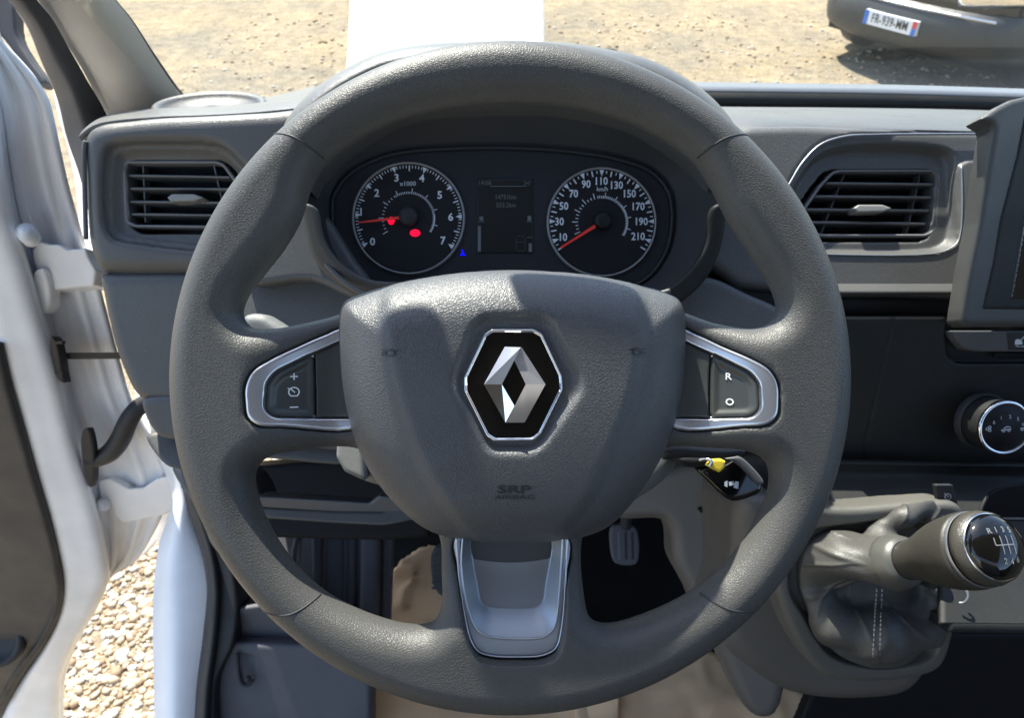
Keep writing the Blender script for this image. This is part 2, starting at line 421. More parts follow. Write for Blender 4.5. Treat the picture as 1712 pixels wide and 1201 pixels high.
cu_, cv_ = P(853, 632, D0)[:2]; RU, RV = 565 / F * D0, 560 / F * D0
ext = RU + .004
x = np.arange(cu_ - ext, cu_ + ext, res); y = np.arange(cv_ - ext, cv_ + ext, res)
X, Y = np.meshgrid(x, y, indexing='ij')
rr_ = np.sqrt((X - cu_) ** 2 + ((Y - cv_) * RU / RV) ** 2)
def body2d(X, Y):
    rr_ = np.sqrt((X - cu_) ** 2 + ((Y - cv_) * RU / RV) ** 2)
    D = RU - rr_
    for h in (O_top, O_ll, O_lr):
        D = smin(D, -psdf(smooth_poly(PX(h), 8), X, Y), .004)
    return D
BZ_L = [(575, 550), (540, 561), (500, 581), (462, 602), (438, 620), (427, 645), (427, 672), (431, 695), (446, 708), (480, 712), (600, 713)]
BZ_R = [(1139, 550), (1165, 559), (1205, 580), (1245, 600), (1270, 617), (1283, 640), (1285, 668), (1282, 692), (1268, 706), (1235, 711), (1120, 713)]
BZ_B = [(762, 900), (767, 960), (778, 1025), (789, 1064), (801, 1081), (823, 1088), (866, 1090), (907, 1087), (928, 1075), (938, 1040), (945, 975), (949, 900)]
def body_shape(X, Y, D):
    r = np.sqrt((X - cu_) ** 2 + (Y - cv_) ** 2)
    s = sst(.100, .150, r)
    w0 = -D0 - .012 * (1 - s)
    rz = .0165 * s + .0105 * (1 - s)
    rx = .0160 * np.ones_like(s) * (.55 + .45 * s)
    # dish round the silver trims
    return w0, rz, rx
Db = body2d(X, Y)
w0, rz_, rx = body_shape(X, Y, Db)
z = np.arange(-D0 - .032, -D0 + .021, res)
q = np.maximum(rx - Db, 0) / rx
zz = (z[None, None, :] - w0[:, :, None]) / rz_[:, :, None]
Fb = (np.sqrt(q[:, :, None] ** 2 + zz ** 2) - 1) * .0115
Fb = np.where(Db[:, :, None] < 0, np.maximum(Fb, -Db[:, :, None]), Fb)
# sinks for the trims
sink = np.full_like(X, -1.)
for bz in (BZ_L, BZ_R, BZ_B):
    sink = np.maximum(sink, psdf(smooth_poly(PX(bz, .424), 6), X, Y))
top_lim = (w0 + rz_ - .004)
Fb = np.maximum(Fb, np.minimum(sink[:, :, None] + .0002, z[None, None, :] - top_lim[:, :, None]))
Fb = np.maximum(Fb, np.minimum(psdf(smooth_poly(PX(BZ_B, .424), 6), X, Y)[:, :, None] - .0005, z[None, None, :] + .434))
V, Q = nets(Fb, x, y, z)
rim = obj_np('rim', KW(V), Q, M['leather'], wheel)
sm_ = rim.modifiers.new('even', 'SMOOTH'); sm_.factor = .5; sm_.iterations = 4
rim['label'] = 'grained dark grey rim and spokes moulded in one'
def body_front(U, Vv):
    D = body2d(U, Vv); w0, rz, rx = body_shape(U, Vv, D)
    q = np.clip((rx - D) / rx, 0, 1)
    return w0 + rz * np.sqrt(1 - np.minimum(q, .999) ** 2)
# the smoother upper and lower arcs are separate covers over the rim, with a small step at the seams
def rim_cover(name, pa, pb, side, lab):
    # side: +1 keeps above the line pa-pb, -1 below
    a = P(*pa, D0)[:2]; b = P(*pb, D0)[:2]
    return
def seam(pts):
    a = P(*pts[0], D0)[:2]; b = P(*pts[-1], D0)[:2]; m = P(*pts[1], D0)[:2]
    s = smooth_poly(np.array([a, m, b]), 20, False)
    # clip to inside
    D = body2d(s[:, 0], s[:, 1]); s = s[D > .0004]
    front = body_front(s[:, 0], s[:, 1])
    G = np.c_[s, front - .0001]
    tube('seam', KW(G), .00055, M['rubber'], wheel, seg=6, world_pts=True, sub=1)
for sp in ([(458, 229), (505, 243), (552, 274)], [(1154, 274), (1195, 247), (1247, 231)],
           [(438, 1014), (500, 1012), (549, 984)], [(1160, 984), (1205, 1004), (1281, 1014)]):
    seam(sp)
# ---- airbag cover
HUB = [(566, 516), (577, 500), (606, 488), (660, 473), (740, 459), (800, 453), (858, 451), (915, 453), (985, 459), (1060, 473), (1112, 486), (1137, 499), (1147, 520),
       (1149, 580), (1143, 650), (1130, 712), (1108, 768), (1065, 838), (1025, 882), (984, 902), (920, 911), (858, 913), (790, 910), (735, 901), (694, 880), (650, 838), (612, 785), (590, 735), (573, 665), (565, 590)]
HEXO = [(806, 524), (905, 522), (925, 532), (975, 628), (977, 655), (912, 748), (890, 762), (826, 762), (808, 752), (755, 655), (754, 632), (786, 542)]
SHIELD = [(648, 450), (640, 520), (650, 600), (672, 690), (706, 780), (752, 860), (858, 990), (968, 860), (1012, 780), (1048, 690), (1068, 600), (1078, 520), (1070, 450), (858, 400)]
def surf(U, Vv):
    sS = sst(.100, .150, np.sqrt((U - cu_) ** 2 + (Vv - cv_) ** 2))
    return -D0 - .012 * (1 - sS) + .0165 * sS + .0105 * (1 - sS)
hubpoly = smooth_poly(PX(HUB, .421), 6); hexo = round_poly(PX(HEXO, .388), .004); shp = smooth_poly(PX(SHIELD, .388), 6)
hc = PX([(858, 644)], .389)[0]
def hub_front(U, Vv, D=None, chamfer=True):
    if D is None: D = psdf(hubpoly, U, Vv)
    q = np.clip(1 - D / .032, 0, 1)
    base = -.4215 + .0335 * np.sqrt(1 - np.minimum(q, .9999) ** 2)
    # dome, slow fall towards the lower edge, side shoulders a little lower
    base = base - .9 * ((U - hc[0]) ** 2 * .5 + np.minimum(Vv - hc[1], 0) ** 2 * 1.1 + np.maximum(Vv - hc[1], 0) ** 2 * .6)
    Ds = psdf(shp, U, Vv)
    base = base - .0030 * (1 - sst(-.006, .004, Ds)) 
    if chamfer:
        Dh = psdf(hexo, U, Vv); base = base - .0050 * sst(-.0012, .0058, Dh)
    return base
res = .0011
x = np.arange(hubpoly[:, 0].min() - .004, hubpoly[:, 0].max() + .004, res); y = np.arange(hubpoly[:, 1].min() - .004, hubpoly[:, 1].max() + .004, res)
X, Y = np.meshgrid(x, y, indexing='ij'); Dq = psdf(hubpoly, X, Y); hf = hub_front(X, Y, Dq)
z = np.arange(-.440, -.380, res)
fz = z[None, None, :] - hf[:, :, None]
# slope corrected height field, then trimmed by the outline
gx, gy = np.gradient(hf, res); g = np.clip(np.sqrt(1 + gx ** 2 + gy ** 2), 1, 12)
f = np.maximum(fz / g[:, :, None], -Dq[:, :, None] * np.ones_like(fz)); f = np.maximum(f, -(z + .436)[None, None, :])
V, Q = nets(f, x, y, z)
hub = obj_np('airbag_cover', KW(V), Q, M['pad'], wheel); sm_ = hub.modifiers.new('even', 'SMOOTH'); sm_.factor = .5; sm_.iterations = 5
hub['label'] = 'raised soft grained hub pad with a recess for the badge'
# ---- badge
zb = float(hub_front(np.array([hc[0]]), np.array([hc[1]]))[0])
db = -zb
HEX = [(822, 550), (893, 550), (907, 558), (940, 628), (941, 652), (904, 728), (892, 738), (827, 739), (814, 731), (776, 655), (775, 632), (810, 558)]
PB = Plane(db - .0022)
def hexs(k): return [(858.5 + (x_ - 858.5) * k, 644.5 + (y_ - 644.5) * k) for x_, y_ in HEX]
badge = slab('badge', HEX, Plane(db - .0030), .005, .0012, M['chrome'], wheel, sm=3.0, res=.0005, holes=[(hexs(.955), .0012, 3.0, .0004)])
badge['label'] = 'black gloss badge with thin chrome edge and chrome diamond'
def polyobj(name, V3, F_, mat, parent, smooth=False):
    return obj_np(name, KW(np.array(V3)), F_, mat, parent, smooth=smooth)
prism('badge_plate', round_poly(hexs(.955), 3.0), Plane(db - .0019), 0, M['blackgloss'], badge, back=.002)
def arm(name, outer_a, outer_b, inner_b, inner_a, hi, lo):
    # faceted arm: four front corners with their own heights, sides down to the plate
    d = db - .0019; pts = [outer_a, outer_b, inner_b, inner_a]; hs = [hi[0], hi[1], lo[1], lo[0]]
    V3 = [P(*p, d - h) for p, h in zip(pts, hs)] + [P(*p, d + .0005) for p in pts]
    return polyobj(name, V3, [(3, 2, 1, 0), (0, 1, 5, 4), (1, 2, 6, 5), (2, 3, 7, 6), (3, 0, 4, 7)], M['brushed'], badge)
# left band (upper arm, lower arm), right band
arm('diamond_arm', (844, 580), (809, 643), (839, 643), (871, 581), (.0012, .0038), (.0044, .0018))
arm('diamond_arm', (809, 643), (845, 707), (860, 679), (839, 643), (.0038, .0010), (.0018, .0044)).data.materials[0] = M['chrome']
arm('diamond_arm', (872, 581), (860, 603), (879, 643), (912, 643), (.0018, .0022), (.0038, .0044))
arm('diamond_arm', (912, 643), (879, 643), (846, 707), (877, 707), (.0038, .0044), (.0010, .0012)).data.materials[0] = M['chrome']
# ---- embossed writing on the pad
hfn = lambda u, v: hub_front(u, v)
M['emb'] = plain('embossed_mark', (.016, .017, .019), .4)
text('lettering', 'SRP', 860, 816, 12.5, .396, M['emb'], hub, h=.0005, fn=hfn, sx=2.0, bold=.03)
text('lettering', 'AIRBAG', 860, 829, 7.2, .396, M['emb'], hub, h=.0005, fn=hfn, sx=1.9)
def horn(cx, cy, s):
    L_ = [stroke((cx - 15 * s, cy - 4), (cx + 13 * s, cy - 3), 1.6), stroke((cx + 13 * s, cy - 3), (cx + 15 * s, cy - 5), 1.6),
          stroke((cx - 15 * s, cy + 4), (cx - 11 * s, cy), 2.9), stroke((cx - 11 * s, cy), (cx - 6 * s, cy - 2), 2.9)]
    L_ += arcstroke((cx, cy + .5), 9, 0, 360, 2.7, 18, ry=5.5)
    multi('horn_symbol', L_, .390, .0006, M['emb'], hub, fn=hfn)
horn(651, 590, 1); horn(1066, 588, -1)
# ---- side spoke trims
def side_trim(bz, btn, flat, btn_holes, mir):
    d = .4205
    inner = btn
    t = slab('spoke_trim', bz, Plane(d), .006, .0022, M['satin'], wheel, sm=True, res=.0006, holes=[(flat, .0035, 2.0, .0004), (inner, .0035, 9.0, .0006)], relief=lambda X, Y, D: surf(X, Y) + .0006 + d)
    return t
tl = side_trim(BZ_L, [(457, 640), (470, 621), (527, 589), (531, 700), (468, 696), (455, 682)], [(525, 591), (590, 560), (604, 701), (528, 700)], None, 1)
tr = side_trim(BZ_R, [(1185, 589), (1243, 621), (1256, 640), (1258, 682), (1246, 696), (1183, 700)], [(1135, 566), (1187, 591), (1186, 700), (1122, 701)], None, 1)
bl = slab('button', [(460, 642), (472, 624), (526, 594), (528, 697), (468, 693), (458, 681)], Plane(.4222), .004, .0012, M['button'], tl, sm=8.0, res=.0006,
          relief=lambda X, Y, D: surf(X, Y) + .4215 - .0014 * sst(0.001, .005, D))
slab('blank_panel', [(529, 593), (596, 561), (605, 698), (531, 697)], Plane(.4222), .003, .0004, M['button'], tl, sm=0, res=.0007, relief=lambda X, Y, D: surf(X, Y) + .4215)
br = slab('button', [(1187, 593), (1241, 623), (1253, 641), (1255, 681), (1243, 693), (1185, 697)], Plane(.4222), .004, .0012, M['button'], tr, sm=8.0, res=.0006,
          relief=lambda X, Y, D: surf(X, Y) + .4215 - .0014 * sst(0.001, .005, D))
slab('blank_panel', [(1140, 570), (1184, 593), (1182, 697), (1125, 698)], Plane(.4222), .003, .0004, M['button'], tr, sm=0, res=.0007, relief=lambda X, Y, D: surf(X, Y) + .4215)
PBt = Plane(.4215); btf = lambda u, v: surf(u, v) - .0018
multi('plus_mark', [stroke((491, 629.5), (502, 629.5), 2), stroke((496.5, 624), (496.5, 635), 2)], PBt, .0003, M['printw'], bl, fn=btf)
multi('minus_mark', [stroke((491, 680), (503, 680), 2)], PBt, .0003, M['printw'], bl, fn=btf)
multi('cruise_symbol', arcstroke((496.5, 655), 7.5, -50, 235, 1.9, 22) + [stroke((492, 661.5), (502, 661.5), 1.9), stroke((492, 650), (498, 656), 1.7), stroke((487.5, 648), (491, 651), 1.6)], PBt, .0003, M['printw'], bl, fn=btf)
text('lettering', 'R', 1213, 629, 11, PBt, M['printw'], br, bold=.015, fn=btf)
text('lettering', 'O', 1214, 671, 11, PBt, M['printw'], br, bold=.015, fn=btf)
M['pocket'] = plastic('pocket_plastic', (.040, .042, .046), .5, 0, fine=.00003)
# ---- lower spoke trim: a deep silver U round a pocket
lip = [(774, 895), (771, 943), (783, 1013), (799, 1045), (814, 1055), (841, 1059), (875, 1060), (907, 1057), (925, 1042), (935, 981), (941, 895)]
fl = [(792, 893), (799, 990), (803, 1008), (812, 1017), (830, 1020), (880, 1021), (898, 1018), (908, 1009), (913, 985), (918, 893)]
lipm = PX(lip, .419); flm = PX(fl, .419)
lt = slab('spoke_trim', BZ_B, Plane(.4185), .022, .0016, M['satin2'], wheel, sm=True, res=.0007, holes=[],
          relief=lambda X, Y, D: (surf(X, Y) + .4190) * .55 - .0085 * np.clip(psdf(smooth_poly(lipm, 6), X, Y) / np.maximum(psdf(smooth_poly(lipm, 6), X, Y) - psdf(smooth_poly(flm, 6), X, Y), 1e-5), 0, 1) * (psdf(smooth_poly(lipm, 6), X, Y) > 0))
lt['label'] = 'U-shaped satin silver trim round the pocket of the lower spoke'
flo = [(792 + 1, 890)] + [(x_ + (1 if x_ < 856 else -1), y_) for x_, y_ in fl[1:-1]] + [(917, 890)]
slab('pocket_floor', flo, Plane(.4278), .004, .0004, M['pocket'], lt, sm=True, res=.0009)

def highlight_edge(pts, dz, par, nm='highlight_edge', r=.00055):
    q = smooth_poly(PX(pts, .4195), 5, False); w_ = surf(q[:, 0], q[:, 1])
    tube(nm, KW(np.c_[q, (w_ + .4190) * .55 - .4185 + dz if False else dz + 0 * w_]), r, M['satin'], par, seg=6, world_pts=True, sub=1)
_q = np.array(lip); 
for L_, r_ in ((lip, .0005), (BZ_B, .0005)):
    q = smooth_poly(PX(L_, .4185), 5, False)
    wz = -.4185 + (surf(q[:, 0], q[:, 1]) + .4190) * .55 + (.0000 if L_ is lip else -.0004)
    q = q + (np.array([0, 0]))
    tube('highlight_edge', KW(np.c_[q, wz]), r_, M['satin'], lt, seg=6, world_pts=True, sub=1)  # thin satin tubes added to draw the highlight line along the trim
# ------------------------------------------------------------------ outside: ground, gravel, block, parked car
def ground_mat():
    m, nt, b = mat_new('sandy_gravel_ground'); L = nt.links
    tc = N(nt, 'ShaderNodeTexCoord')
    def noise(sc, det, rough=.6):
        n = N(nt, 'ShaderNodeTexNoise'); n.inputs['Scale'].default_value = sc; n.inputs['Detail'].default_value = det; n.inputs['Roughness'].default_value = rough
        L.new(tc.outputs['Object'], n.inputs['Vector']); return n
    n1, n2, n3 = noise(1.1, 6, .65), noise(9, 8, .72), noise(40, 4, .7)
    r1 = N(nt, 'ShaderNodeValToRGB'); e = r1.color_ramp.elements; e[0].position = .36; e[0].color = (.235, .205, .155, 1); e[1].position = .64; e[1].color = (.37, .295, .185, 1)
    L.new(n1.outputs['Fac'], r1.inputs[0])
    r2 = N(nt, 'ShaderNodeValToRGB'); e = r2.color_ramp.elements; e[0].position = .36; e[0].color = (.66, .68, .70, 1); e[1].position = .62; e[1].color = (1.15, 1.15, 1.15, 1)
    L.new(n2.outputs['Fac'], r2.inputs[0])
    mx = N(nt, 'ShaderNodeMixRGB'); mx.blend_type = 'MULTIPLY'; mx.inputs[0].default_value = 1; L.new(r1.outputs[0], mx.inputs[1]); L.new(r2.outputs[0], mx.inputs[2])
    r3 = N(nt, 'ShaderNodeValToRGB'); e = r3.color_ramp.elements; e[0].position = .34; e[0].color = (.62, .6, .58, 1); e[1].position = .7; e[1].color = (1.25, 1.22, 1.2, 1)
    L.new(n3.outputs['Fac'], r3.inputs[0])
    m2 = N(nt, 'ShaderNodeMixRGB'); m2.blend_type = 'MULTIPLY'; m2.inputs[0].default_value = 1; L.new(mx.outputs[0], m2.inputs[1]); L.new(r3.outputs[0], m2.inputs[2])
    L.new(m2.outputs[0], b.inputs['Base Color']); b.inputs['Roughness'].default_value = .95; b.inputs['Specular IOR Level'].default_value = .15
    bm = N(nt, 'ShaderNodeBump'); bm.inputs['Distance'].default_value = .02; L.new(n3.outputs['Fac'], bm.inputs['Height']); L.new(bm.outputs[0], b.inputs['Normal'])
    return m
gv = np.array([(-60, -20, 0), (60, -20, 0), (60, 150, 0), (-60, 150, 0)])
obj_np('ground', gv, [(0, 1, 2, 3)], ground_mat(), kind='structure', smooth=False)
# loose stones by the open door and scattered ahead of the screen
def stones(name, n, box, smin_, smax_, mats, seed, power=2.2):
    rg = np.random.RandomState(seed)
    bm_ = bmesh.new(); bmesh.ops.create_icosphere(bm_, subdivisions=1, radius=1); base = np.array([v.co[:] for v in bm_.verts]); fc = np.array([[v.index for v in f.verts] for f in bm_.faces]); bm_.free()
    V = []; Fc = []; mi = []
    for i in range(n):
        s = smin_ + (smax_ - smin_) * rg.rand() ** power
        b = base * (1 + .22 * rg.randn(*base.shape)); b = b * np.array([1, .62 + .3 * rg.rand(), .4 + .25 * rg.rand()]) * s / 2
        q = rg.rand() * 6.28; c, s_ = math.cos(q), math.sin(q); b = np.c_[b[:, 0] * c - b[:, 1] * s_, b[:, 0] * s_ + b[:, 1] * c, b[:, 2]]
        p = np.array([box[0] + (box[1] - box[0]) * rg.rand(), box[2] + (box[3] - box[2]) * rg.rand(), s * .12])
        V.append(b + p); Fc.append(fc + i * len(base)); mi += [rg.choice(len(mats), p=[.5, .3, .2])] * len(fc)
    o = obj_np(name, np.concatenate(V), np.concatenate(Fc), None, kind='stuff', smooth=True)
    for m_ in mats: o.data.materials.append(m_)
    o.data.polygons.foreach_set('material_index', np.array(mi, dtype=np.int32)); return o
SM = [plastic('tan_stone', (.38, .29, .19), .85), plastic('pale_stone', (.52, .47, .39), .85), plastic('brown_stone', (.22, .15, .09), .9)]
st = stones('gravel', 15000, (-1.55, -.5, .6, 2.0), .007, .036, SM, 5, 2.6)
st['label'] = 'sunlit loose gravel beside the open door'; st['category'] = 'gravel'
st = stones('gravel', 3500, (-2.8, 5.5, 3.6, 8.5), .010, .05, SM, 8)
st['label'] = 'sunlit loose stones scattered over the yard ahead of the windscreen'; st['category'] = 'gravel'
# leaning white board standing in for an unidentified pale shape ahead
def box_pts(x0, x1, y0, y1, z0, z1, bev=0):
    bm_ = bmesh.new(); bmesh.ops.create_cube(bm_, size=1)
    for v in bm_.verts: v.co = ((x0 + x1) / 2 + v.co.x * (x1 - x0), (y0 + y1) / 2 + v.co.y * (y1 - y0), (z0 + z1) / 2 + v.co.z * (z1 - z0))
    if bev: bmesh.ops.bevel(bm_, geom=bm_.edges[:], offset=bev, segments=3, affect='EDGES')
    bm_.verts.index_update()
    V = np.array([v.co[:] for v in bm_.verts]); F_ = [tuple(v.index for v in f.verts) for f in bm_.faces]; bm_.free(); return V, F_
def box(name, x0, x1, y0, y1, z0, z1, mat, parent=None, bev=0, kind=None):
    V, F_ = box_pts(x0, x1, y0, y1, z0, z1, bev); return obj_np(name, V, F_, mat, parent, kind, smooth=False)
M['chalk'] = plastic('white_render', (.74, .73, .66), .9, 0)
V_, F_ = box_pts(-1.32, .26, -1.6, 1.6, -.03, .03, .01)
q_ = R(40); V_ = np.c_[V_[:, 0], 7.2 + V_[:, 1] * math.cos(q_) - V_[:, 2] * math.sin(q_), 1.06 + V_[:, 1] * math.sin(q_) + V_[:, 2] * math.cos(q_)]
wb = obj_np('white_panel', V_, F_, M['chalk'], smooth=False)
tag(wb, 'large plain white stand-in board leaning over the gravel straight ahead, behind the instrument hood', 'board')
# ------------------------------------------------------------------ parked car, its nose turned towards the left
ang = math.atan2(-.84, .54)
car_n = Vector((-.86, -.50, 0)).normalized()       # nose points this way
car_s = Vector((.50, -.86, 0)).normalized()        # from the plate's left to its right
plate_c = Vector(KW(P(1495, 35.5, 5.85)))
CARZ = 0.0
car = thing('parked_car', 'dark grey car parked on the gravel with its number plate towards the windscreen', 'car', (plate_c.x, plate_c.y, 0))
M['carpaint'] = plain('dark_grey_car_paint', (.030, .036, .040), .22, coat=.6)
M['carblack'] = plastic('grey_black_bumper', (.022, .025, .027), .5)
def CW(a, b, c):   # a along the nose's width (to the plate's right), b towards the rear, c height
    return np.array(Vector((plate_c.x, plate_c.y, 0)) + car_s * a - car_n * b + Vector((0, 0, c)))
zp = plate_c.z
def car_loft(name, secs, mat, thick=0):
    G = np.array([[CW(*p) for p in s] for s in secs]); G = np.stack([smooth_poly(G[:, i], 5, False) for i in range(G.shape[1])], 1)
    G = np.stack([smooth_poly(G[i], 4, False) for i in range(G.shape[0])], 0)
    return grid_obj(name, G, mat, car, thick)
def nose(c, push, half=.86):   # plan curve of the bumper at height c
    return [(-half - .03, .95, c), (-half - .02, .45, c), (-half + .06, .18 - push, c), (-.55, .04 - push, c), (-.2, -.01 - push, c), (.2, -.01 - push, c), (.55, .04 - push, c), (half - .06, .18 - push, c), (half + .02, .45, c), (half + .03, .95, c)]
car_loft('bumper', [nose(zp + .16, -.05), nose(zp + .11, .0), nose(zp + .02, .02), nose(zp - .10, .0), nose(zp - .17, -.05), nose(zp - .24, -.22, .80)], M['carblack'])
car_loft('grille', [nose(zp + .34, -.10, .84), nose(zp + .25, -.07, .84), nose(zp + .155, -.06, .84)], M['blackgloss'])
car_loft('bonnet', [nose(zp + .345, -.10, .85), nose(zp + .40, -.22, .82), [(q[0] * .95, q[1] + .75, q[2]) for q in nose(zp + .50, 0, .80)], [(q[0] * .9, q[1] + 1.2, q[2]) for q in nose(zp + .56, 0, .80)]], M['carpaint'])
for sg in (-1, 1):
    hl = [[CW(sg * (.46 + .40 * t), .04 + .30 * t * t, zp + .20 + .03 * t + k * (.11 + .02 * t)) + np.array([0, 0, 0]) - np.array(car_n) * (-.02 - .02 * math.sin(k * 3.14)) for t in np.linspace(0, 1, 8)] for k in np.linspace(0, 1, 5)]
    grid_obj('headlight', np.array(hl), M['chrome'], car, .01)
    # side, arch and wheel
    side = [[(sg * .88, .95 + q * 3.2, zp + .34 + .12 * math.sin(q * 3.1)) for q in np.linspace(0, 1, 8)], [(sg * .91, .95 + q * 3.2, zp + .1) for q in np.linspace(0, 1, 8)], [(sg * .88, .95 + q * 3.2, zp - .22) for q in np.linspace(0, 1, 8)]]
    car_loft('side_panel', side, M['carpaint'])
    for bb in (.78, 3.35):
        c = CW(sg * .80, bb, .31); axv = np.array(car_s) * sg
        up = np.array([0, 0, 1.]); fw = np.array(car_n)
        G = [];
        for (h, r) in ((-.1, .18), (-.1, .30), (0, .31), (.08, .30), (.09, .21), (.07, .20), (.05, .05), (.05, .001)):
            G.append([c + axv * h + (up * math.cos(t) + fw * math.sin(t)) * r for t in np.linspace(0, 6.283, 28, endpoint=False)])
        grid_obj('wheel', np.array(G), M['rubber'], car, wrap=True)
G = [[CW(sx_ * w_, b_, z_) for sx_ in (-1, -.85, 0, .85, 1)] for (w_, b_, z_) in ((.80, 1.15, zp + .56), (.66, 1.9, zp + 1.0), (.66, 3.2, zp + 1.02), (.74, 4.1, zp + .6), (.8, 4.3, zp + .1))]
grid_obj('cabin', np.array(G), M['blackgloss'], car, .02)
V, F_ = box_pts(-.8, .8, .25, 4.2, .22, zp + .3); obj_np('underbody', np.array([CW(*v) for v in V]), F_, M['black'], car, smooth=False)
# trim line over the plate
tube('bumper_trim', [CW(a_, .02 + .16 * a_ * a_ * .9 - .03, zp + .135) for a_ in np.linspace(-.75, .75, 9)], .012, M['satin'], car, seg=6, world_pts=True)
# plate
def plate_poly(name, poly, mat, h):
    V = [CW(a_, -.055 - h, zp + c_) for a_, c_ in poly]
    return V
def plate_obj(name, polys, mat, h, parent):
    V = []; F_ = []
    for p in polys:
        k = len(V); V += [CW(a_, -.058 - h, zp + c_) for a_, c_ in p]; F_.append(tuple(range(k, k + len(p))))
    return obj_np(name, np.array(V), F_, mat, parent, smooth=False)
M['plateW'] = plain('plate_white', (.80, .80, .80), .4); M['plateB'] = plain('plate_blue', (.03, .16, .55), .4); M['plateR'] = plain('plate_red', (.65, .05, .04), .4); M['plateK'] = plain('plate_black', (.02, .02, .02), .4)
np_ = obj_np('number_plate', np.array([CW(a_, b_, zp + c_) for a_, b_, c_ in ((-.24, -.057, -.052), (.24, -.057, -.052), (.24, -.057, .052), (-.24, -.057, .052), (-.24, .0, -.052), (.24, .0, -.052), (.24, .0, .052), (-.24, .0, .052))]),
              [(0, 1, 2, 3), (1, 5, 6, 2), (3, 2, 6, 7), (0, 3, 7, 4), (4, 5, 1, 0), (7, 6, 5, 4)], M['plateW'], car, smooth=False)
plate_obj('blue_band', [[(-.24, -.052), (-.202, -.052), (-.202, .052), (-.24, .052)]], M['plateB'], .003, np_)
plate_obj('blue_band', [[(.202, -.052), (.24, -.052), (.24, .0), (.202, .0)]], M['plateB'], .003, np_)
plate_obj('red_band', [[(.202, .0), (.24, .0), (.24, .052), (.202, .052)]], M['plateR'], .003, np_)
cu = bpy.data.curves.new('t', 'FONT'); cu.body = 'FR-939-MM'; cu.space_character = 1.08; cu.size = .094; cu.align_x = 'CENTER'; cu.align_y = 'CENTER'; cu.offset = .0006
t_ = bpy.data.objects.new('t', cu); COL.objects.link(t_); me = bpy.data.meshes.new_from_object(t_.evaluated_get(bpy.context.evaluated_depsgraph_get())); bpy.data.objects.remove(t_)
off = root_off(np_)
for v in me.vertices: v.co = Vector(CW(v.co.x * .70, -.062, zp + v.co.y)) - off
me.materials.clear(); me.materials.append(M['plateK']); link(bpy.data.objects.new('registration_number', me), np_)

# ------------------------------------------------------------------ windscreen, cab body, pillar, roof
def glass_mat():
    m = bpy.data.materials.new('windscreen_glass'); m.use_nodes = True; nt = m.node_tree; L = nt.links
    for n in list(nt.nodes): nt.nodes.remove(n)
    out = N(nt, 'ShaderNodeOutputMaterial'); tr = N(nt, 'ShaderNodeBsdfTransparent'); tr.inputs[0].default_value = (.93, .96, .945, 1)
    gl = N(nt, 'ShaderNodeBsdfGlossy'); gl.inputs['Roughness'].default_value = .02
    df = N(nt, 'ShaderNodeBsdfDiffuse'); df.inputs[0].default_value = (.75, .78, .76, 1)
    lw = N(nt, 'ShaderNodeLayerWeight'); pw = N(nt, 'ShaderNodeMath', operation='POWER'); pw.inputs[1].default_value = 4; L.new(lw.outputs['Facing'], pw.inputs[0])
    fr = N(nt, 'ShaderNodeMath', operation='MULTIPLY_ADD'); fr.inputs[1].default_value = .6; fr.inputs[2].default_value = .045; L.new(pw.outputs[0], fr.inputs[0])
    tc = N(nt, 'ShaderNodeTexCoord'); n1 = N(nt, 'ShaderNodeTexNoise'); n1.inputs['Scale'].default_value = 3; n1.inputs['Detail'].default_value = 6; L.new(tc.outputs['Object'], n1.inputs['Vector'])
    n2 = N(nt, 'ShaderNodeTexVoronoi'); n2.inputs['Scale'].default_value = 90; L.new(tc.outputs['Object'], n2.inputs['Vector'])
    rp = N(nt, 'ShaderNodeValToRGB'); rp.color_ramp.elements[0].position = .03; rp.color_ramp.elements[0].color = (1, 1, 1, 1); rp.color_ramp.elements[1].position = .07; rp.color_ramp.elements[1].color = (0, 0, 0, 1)
    L.new(n2.outputs['Distance'], rp.inputs[0])
    mr = N(nt, 'ShaderNodeMapRange'); mr.inputs[1].default_value = .4; mr.inputs[2].default_value = .75; mr.inputs[3].default_value = .025; mr.inputs[4].default_value = .06; L.new(n1.outputs['Fac'], mr.inputs[0])
    ad = N(nt, 'ShaderNodeMath', operation='MULTIPLY_ADD'); ad.inputs[1].default_value = .05; L.new(rp.outputs[0], ad.inputs[0]); L.new(mr.outputs[0], ad.inputs[2])
    m1 = N(nt, 'ShaderNodeMixShader'); L.new(fr.outputs[0], m1.inputs[0]); L.new(tr.outputs[0], m1.inputs[1]); L.new(gl.outputs[0], m1.inputs[2])
    m2 = N(nt, 'ShaderNodeMixShader'); L.new(ad.outputs[0], m2.inputs[0]); L.new(m1.outputs[0], m2.inputs[1]); L.new(df.outputs[0], m2.inputs[2])
    L.new(m2.outputs[0], out.inputs[0]); return m
van = thing('van_cab', 'white van cab with grey windscreen pillar and door opening round the dashboard', 'van', (0, .2, .3))
WB = [(-.405, .90, 1.622), (-.30, .93, 1.615), (.0, .98, 1.605), (.5, 1.03, 1.60), (1.1, 1.0, 1.60)]
wtop = [(-.43, .25, 2.37), (-.3, .24, 2.38), (0, .23, 2.385), (.5, .23, 2.385), (1.1, .26, 2.36)]
G = np.array([smooth_poly(np.array(WB), 5, False) * (1 - t) + smooth_poly(np.array(wtop), 5, False) * t + np.array([0, 0, 0]) for t in np.linspace(0, 1, 8)])
grid_obj('windscreen', G, glass_mat(), van)
G = np.array([[(-.80, .26 - 1.3 * t, 2.36 + .05 * math.sin(t * 3)), (-.4, .23 - 1.3 * t, 2.42), (.2, .23 - 1.3 * t, 2.43), (.8, .23 - 1.3 * t, 2.42), (1.25, .26 - 1.3 * t, 2.36)] for t in np.linspace(0, 1, 6)])
grid_obj('roof', G, M['shade'], van, .03)
